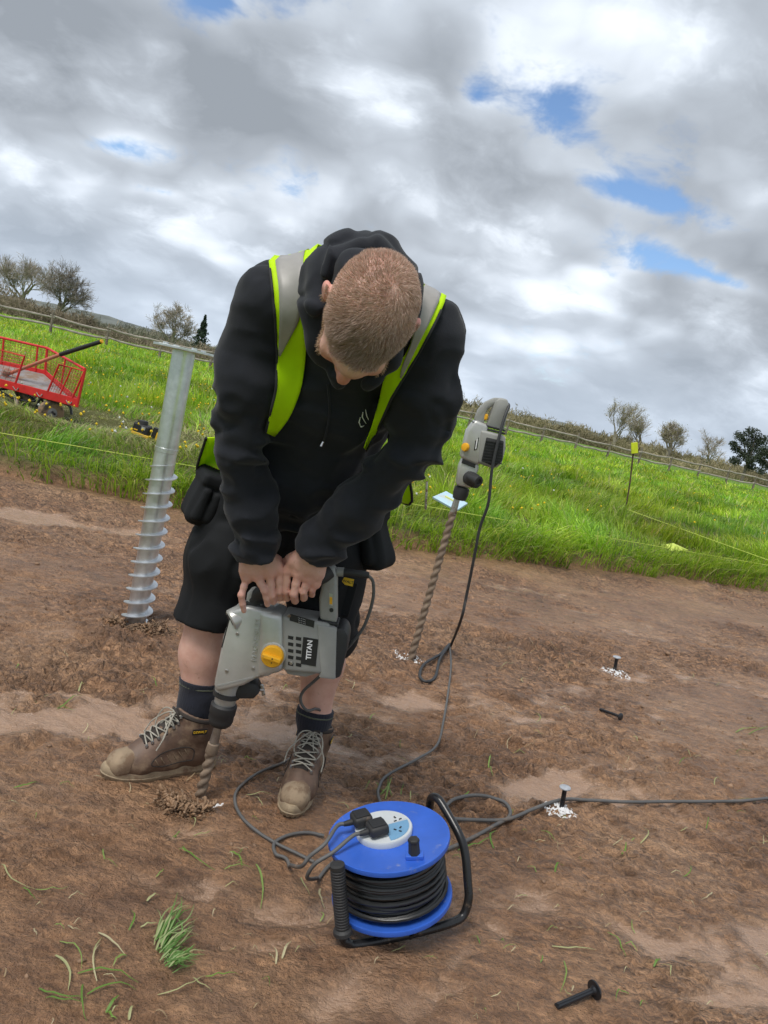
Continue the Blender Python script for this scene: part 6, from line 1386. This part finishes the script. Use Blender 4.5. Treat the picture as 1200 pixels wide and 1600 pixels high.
Bq = [at(676, 776, 6.42), at(714, 797, 6.34), at(731, 786, 6.50), at(697, 767, 6.60)]; up_ = Vector((0, -.008, .018))
bo = tag(empty('blue_board', tuple(Bq[0].lerp(Bq[2], .5))), 'pale blue square board lying tilted on the grass behind the standing drill', 'board')
MB().add(Bq + [p_ - up_ for p_ in Bq], [(0, 1, 2, 3), (7, 6, 5, 4), (0, 4, 5, 1), (1, 5, 6, 2), (2, 6, 7, 3), (3, 7, 4, 0)]).build('panel', m_board, bo, bevel=.003)
q0, q1 = Bq[0].lerp(Bq[3], .5).lerp(Bq[1].lerp(Bq[2], .5), .25), Bq[0].lerp(Bq[3], .5).lerp(Bq[1].lerp(Bq[2], .5), .72); MB().tube([q0 + Vector((0, 0, .004)), q1 + Vector((0, 0, .004))], .011, 6).build('marking', mat('yellow_marking', (.62, .66, .25), .6), bo)
tag(MB().tube([at(665, 796, 6.5), at(667, 752, 6.5)], [.011, .010], 8).build('steel_peg', m_steel), 'short grey steel peg poking out of the grass left of the blue board', 'peg')

# ------------------------------------------------------------------ black pegs and white marking powder
m_peg = mat('black_peg_plastic', (0.016, 0.017, 0.020), 0.35, var=0.2, vs=30, dirt=(0.45, 0.42, 0.40), ds=40, dt=0.66)
m_powder = mat('white_marking_powder', (0.74, 0.74, 0.74), 0.85, var=0.1, vs=40, bump=0.6, bs=200, bd=0.004)
m_whead = mat('powdered_peg_head', (0.34, 0.36, 0.39), 0.6, var=0.25, vs=60)
def peg(foot, head, rh, rs, label, whead=False):
    d = (head - foot).normalized(); L = (head - foot).length; M = Matrix.Translation(foot) @ d.to_track_quat('Z', 'Y').to_matrix().to_4x4(); p = tag(empty('marker_peg', tuple(foot)), label, 'peg', 'black pegs marking out the ground')
    mb = MB()
    for k_ in range(4): a = k_ * math.pi / 4; mb.box(M @ Vector((0, 0, L / 2)), (rs, rs * .32, L / 2 - .001 * k_), M.to_3x3() @ Matrix.Rotation(a, 3, 'Z'))
    mb.build('shaft', m_peg, p); MB().lathe([(rs, L - .006), (rh * .5, L - .002), (rh, L - .001), (rh * 1.02, L + .002), (rh * .9, L + .004), (rh * .3, L + .0055)], 24, M).build('head', m_whead if whead else m_peg, p, smooth=True); return p
def powder(px, py, rx, ry, n, seed, label):
    r2 = random.Random(seed); c_ = gp(px, py); mb = MB()
    for k_ in range(n):
        a = r2.uniform(0, 6.28); q = r2.random() ** .6; x_ = c_.x + rx * q * math.cos(a); y_ = c_.y + ry * q * math.sin(a); s_ = r2.uniform(.002, .0075) * (1.2 - .7 * q); z_ = gz1(x_, y_)
        m_ = 6; ring = [(x_ + s_ * 1.5 * r2.uniform(.6, 1.3) * math.cos(2 * math.pi * j / m_), y_ + s_ * r2.uniform(.6, 1.3) * math.sin(2 * math.pi * j / m_), z_ - .002) for j in range(m_)]
        mb.add(ring + [(x_, y_, z_ + .003 + s_ * .55)], [(j, (j + 1) % m_, m_) for j in range(m_)])
    tag(mb.build('powder_mark', m_powder, smooth=True), label, 'powder mark', kind='stuff')
pA = on(961, 1050); peg(pA - Vector((0, 0, .05)), at(964, 1027, pA.y), .022, .0085, 'upright black peg with pale head in white powder, far right on the mud', True)
pC = on(878, 1268); peg(pC - Vector((0, 0, .05)), at(883, 1231, pC.y), .0185, .0072, 'upright black peg with pale head beside the long grey cable', True)
pB0, pB1 = on(938, 1106, .004), on(968, 1124, .018); peg(pB0, pB1, .017, .0062, 'black peg lying flat on the mud between the two upright pegs')
pD0, pD1 = on(868, 1577, .004), on(924, 1562, .020); peg(pD0, pD1, .0205, .0065, 'black peg lying on the mud at the bottom edge, nearest the camera')
powder(962, 1052, .085, .06, 170, 1, 'white powder splash round the far upright peg'); powder(874, 1268, .06, .055, 170, 2, 'white powder splash round the peg beside the cable')
powder(640, 1030, .09, .045, 110, 3, 'white powder specks round the foot of the standing drill'); powder(340, 1254, .016, .010, 14, 4, 'white powder specks beside the spoil under the breaker drill')

# ------------------------------------------------------------------ spoil, clods, torn grass
m_spoil = mat('fresh_clay_spoil', (0.285, 0.175, 0.10), 0.6, var=0.35, vs=24, bump=0.5, bs=90, bd=0.003)
m_spoil2 = mat('dark_crumbled_spoil', (0.17, 0.105, 0.06), 0.75, var=0.4, vs=24, bump=0.5, bs=90, bd=0.003)
ico = bmesh.new(); bmesh.ops.create_icosphere(ico, subdivisions=1, radius=1.0); IV = np.array([tuple(v.co) for v in ico.verts]); IF = np.array([[v.index for v in f.verts] for f in ico.faces]); ico.free()
def lumps(P_, R_, seed, flat=.65):
    r2 = np.random.default_rng(seed); n = len(P_); k_ = len(IV); J = r2.uniform(.6, 1.3, (n, k_, 1)); ang = r2.uniform(0, 6.28, n); S3 = np.stack([r2.uniform(.7, 1.5, n), r2.uniform(.6, 1.1, n), r2.uniform(.5, .9, n) * flat / .65], 1)
    L = IV[None] * J * S3[:, None, :]; c_, s_ = np.cos(ang)[:, None], np.sin(ang)[:, None]; X = L[..., 0] * c_ - L[..., 1] * s_; Y = L[..., 0] * s_ + L[..., 1] * c_
    V = np.stack([X, Y, L[..., 2]], -1) * R_[:, None, None] + P_[:, None, :]; F = IF[None] + (np.arange(n) * k_)[:, None, None]; return V.reshape(-1, 3), F.reshape(-1, 3)
def spoil(px, py, rx, ry, hgt, n, smin, smax, m, seed, label, curls=0):
    r2 = np.random.default_rng(seed); c_ = gp(px, py); a = r2.uniform(0, 6.28, n); q = r2.uniform(0, 1, n) ** .6; x_ = c_.x + rx * q * np.cos(a); y_ = c_.y + ry * q * np.sin(a); R_ = r2.uniform(smin, smax, n) * (1.15 - .5 * q); z_ = ground_z(x_, y_) + hgt * (1 - q) ** 1.2 * r2.uniform(.2, 1, n) + R_ * .2
    V, F = lumps(np.stack([x_, y_, z_], 1), R_, seed)
    o = link_mesh('spoil_heap', np_mesh('spoil_heap', V, F), m, None); mb = MB()
    for k_ in range(curls):
        x0 = c_.x + rx * .8 * r2.uniform(-1, 1); y0 = c_.y + ry * .8 * r2.uniform(-1, 1); z0 = gz1(x0, y0) + hgt * .5 * r2.uniform(.3, 1); t_ = r2.uniform(0, 6.28); rr = r2.uniform(.006, .018); w0 = r2.uniform(.0018, .0045)
        P2 = [Vector((x0 + rr * math.cos(t_ + s_) + .01 * s_ * math.cos(t_), y0 + rr * math.sin(t_ + s_) + .01 * s_ * math.sin(t_), z0 + .012 * math.sin(s_ * 1.1))) for s_ in np.linspace(0, r2.uniform(1.8, 3.4), 9)]
        mb.tube(P2, [w0 * .5, w0 * .9, w0, w0, w0 * 1.05, w0, w0 * .9, w0 * .8, w0 * .4], 7)
    tag(o, label, 'spoil', kind='stuff')
    if curls: mb.build('clay_shavings', m_spoil, o, smooth=True)['kind'] = 'stuff'
spoil(288, 1262, .085, .05, .028, 420, .002, .0065, m_spoil2, 11, 'curled clay shavings heaped where the breaker bit enters the mud', 80)
spoil(214, 985, .16, .10, .03, 900, .003, .010, m_spoil2, 12, 'dark crumbled soil ringed round the foot of the ground screw', 30)
spoil(640, 1034, .05, .03, .01, 40, .003, .008, m_spoil2, 13, 'few crumbs of soil at the foot of the standing drill bit')
r2 = np.random.default_rng(19); n = 14000; yy = 1.0 * (7.0 / 1.0) ** r2.uniform(0, 1, n); xx_ = r2.uniform(-.85, .9, n) * (yy + .8); cl = fbm2(xx_ * 1.6, yy * 2.0, 3, .5, 71) + .6 * fbm2(xx_ * 6, yy * 9, 2, .5, 72)
hh_, ww_, _, _ = mud_fields(xx_, yy); kp = (r2.uniform(-.35, .55, n) < cl) & (yy < bank_y(xx_) - .05) & (ww_ < .5); xx_, yy = xx_[kp], yy[kp]; R_ = np.clip(.0019 * r2.lognormal(0.1, .6, len(xx_)), .0012, .013) * np.clip(yy / 2, .75, 2.0)
V, F = lumps(np.stack([xx_, yy, ground_z(xx_, yy) + R_ * .15], 1), R_, 20)
tag(link_mesh('mud_crumbs', np_mesh('mud_crumbs', V, F), mat('mud_crumb', (0.235, 0.145, 0.088), 0.75, var=0.45, vs=9, bump=0.4, bs=120, bd=0.002)), 'loose crumbs of brown mud strewn over the scraped ground', 'soil', kind='stuff')
# torn blades of grass and straw
def ribbon(P_, w_, lift=.002):
    P_ = [Vector(p_) for p_ in P_]; V = []; n = len(P_)
    for i_, p_ in enumerate(P_):
        t_ = (P_[min(i_ + 1, n - 1)] - P_[max(i_ - 1, 0)]).normalized(); sd = t_.cross(Vector((0, 0, 1))).normalized(); wf = w_ * (1 - (i_ / (n - 1)) ** 2 * .85) * (.6 + .4 * min(1, i_))
        V += [p_ - sd * wf / 2, p_ + Vector((0, 0, -wf * .18)), p_ + sd * wf / 2]
    F = []
    for i_ in range(n - 1): k_ = i_ * 3; F += [(k_, k_ + 1, k_ + 4, k_ + 3), (k_ + 1, k_ + 2, k_ + 5, k_ + 4)]
    return V, F
def clip_obj(name, specs, label, cat='grass', kind='stuff'):
    V = []; F = []; C = []
    for (P_, w_, col) in specs:
        v, f = ribbon(P_, w_); k_ = len(V); V += v; F += [tuple(i_ + k_ for i_ in q) for q in f]; C += [col] * len(v)
    o = link_mesh(name, np_mesh(name, np.array([tuple(v) for v in V]), np.array(F), {'tint': np.array(C)}), mgr, None, smooth=False); return tag(o, label, cat, kind=kind)
rb = random.Random(31)
GC = [(0.20, 0.36, 0.07), (0.28, 0.42, 0.12), (0.16, 0.30, 0.06), (0.48, 0.50, 0.26), (0.60, 0.56, 0.36)]
def blade_px(x0, y0, x1, y1, bow, w_, col, lift=.004):
    a = gp(x0, y0); b_ = gp(x1, y1); d = b_ - a; nn = Vector((-d.y, d.x, 0)); P_ = []
    for f in np.linspace(0, 1, 7):
        p_ = a + d * f + nn * bow * math.sin(math.pi * f); p_.z = gz1(p_.x, p_.y) + lift + .010 * math.sin(math.pi * f) * rb.uniform(.5, 1.2); P_.append(p_)
    return (P_, w_, col)
BL = [(0, 1362, 55, 1395), (55, 1395, 105, 1393), (32, 1393, 55, 1410), (160, 1330, 182, 1362), (285, 1325, 335, 1365), (400, 1350, 407, 1420), (350, 1362, 395, 1358), (358, 1335, 378, 1356), (92, 1478, 126, 1522), (85, 1500, 105, 1555), (145, 1520, 158, 1472), (150, 1540, 156, 1480),
      (152, 1464, 196, 1502), (196, 1500, 175, 1518), (200, 1460, 204, 1430), (60, 1550, 135, 1566), (70, 1565, 130, 1574), (135, 1560, 212, 1552), (128, 1545, 134, 1600), (120, 1528, 215, 1543), (165, 1585, 185, 1562), (165, 1585, 180, 1600), (200, 1600, 208, 1578), (245, 1560, 320, 1530), (320, 1532, 372, 1528), (300, 1535, 330, 1558),
      (228, 1415, 248, 1405), (218, 1456, 245, 1448), (880, 1505, 874, 1555), (862, 1480, 930, 1486), (948, 1460, 976, 1500), (976, 1478, 994, 1490), (1020, 1515, 1032, 1500), (1034, 1508, 1046, 1530), (865, 1370, 880, 1356), (1000, 1320, 1005, 1296), (1068, 1368, 1078, 1352), (970, 1340, 975, 1320), (845, 1300, 868, 1316), (1150, 1143, 1200, 1140), (1170, 1147, 1215, 1136), (90, 1105, 130, 1085), (88, 1100, 118, 1108), (125, 1070, 133, 1062), (20, 1240, 60, 1232),
      (440, 1500, 455, 1470), (430, 1510, 428, 1480), (380, 1180, 400, 1190), (384, 1245, 425, 1242), (470, 1372, 484, 1400), (500, 1390, 508, 1420), (595, 1240, 605, 1220), (602, 1250, 612, 1215), (612, 1245, 606, 1212), (588, 1222, 600, 1246), (625, 1248, 630, 1228), (690, 1300, 705, 1320), (700, 1292, 716, 1312), (715, 1330, 770, 1310), (770, 1330, 778, 1300), (720, 1250, 735, 1235), (765, 1185, 770, 1215), (990, 1150, 996, 1158)]
sp = [blade_px(*b_, rb.uniform(-.18, .18), rb.uniform(.003, .0062), rb.choice(GC)) for b_ in BL]
for k_ in range(190):
    x0, y0 = rb.uniform(0, 1200), 1000 + 600 * rb.random() ** .8
    if y0 < 760 + .15 * x0 + 120: continue
    l_ = rb.uniform(8, 30); a = rb.uniform(0, 6.28); sp.append(blade_px(x0, y0, x0 + l_ * math.cos(a), y0 + l_ * .6 * math.sin(a), rb.uniform(-.3, .3), rb.uniform(.0015, .0038), rb.choice(GC[1:] + [(0.55, .48, .33), (.42, .32, .2)])))
clip_obj('grass_clippings', sp, 'torn blades of grass and straw scattered over the mud')
sp = []
for k_ in range(95):                                     # a pulled tuft lying on the mud
    f = rb.random(); x0 = 240 + 24 * f + rb.uniform(-6, 8); y0 = 1476 + 48 * f + rb.uniform(-8, 8); a = math.radians(-66 + 55 * f + rb.gauss(0, 16)); l_ = rb.uniform(22, 82) * (1 - .3 * f)
    sp.append(blade_px(x0, y0, x0 + l_ * math.cos(a), y0 + l_ * math.sin(a), rb.gauss(0, .10), rb.uniform(.0022, .0050), rb.choice([(0.17, 0.32, 0.09), (0.24, 0.40, 0.14), (0.12, 0.24, 0.06), (0.33, 0.46, 0.20), (0.42, 0.46, 0.24)]), rb.uniform(.003, .026)))
clip_obj('grass_tuft', sp, 'torn green tuft of grass lying on the mud at the lower left', 'grass tuft', None)
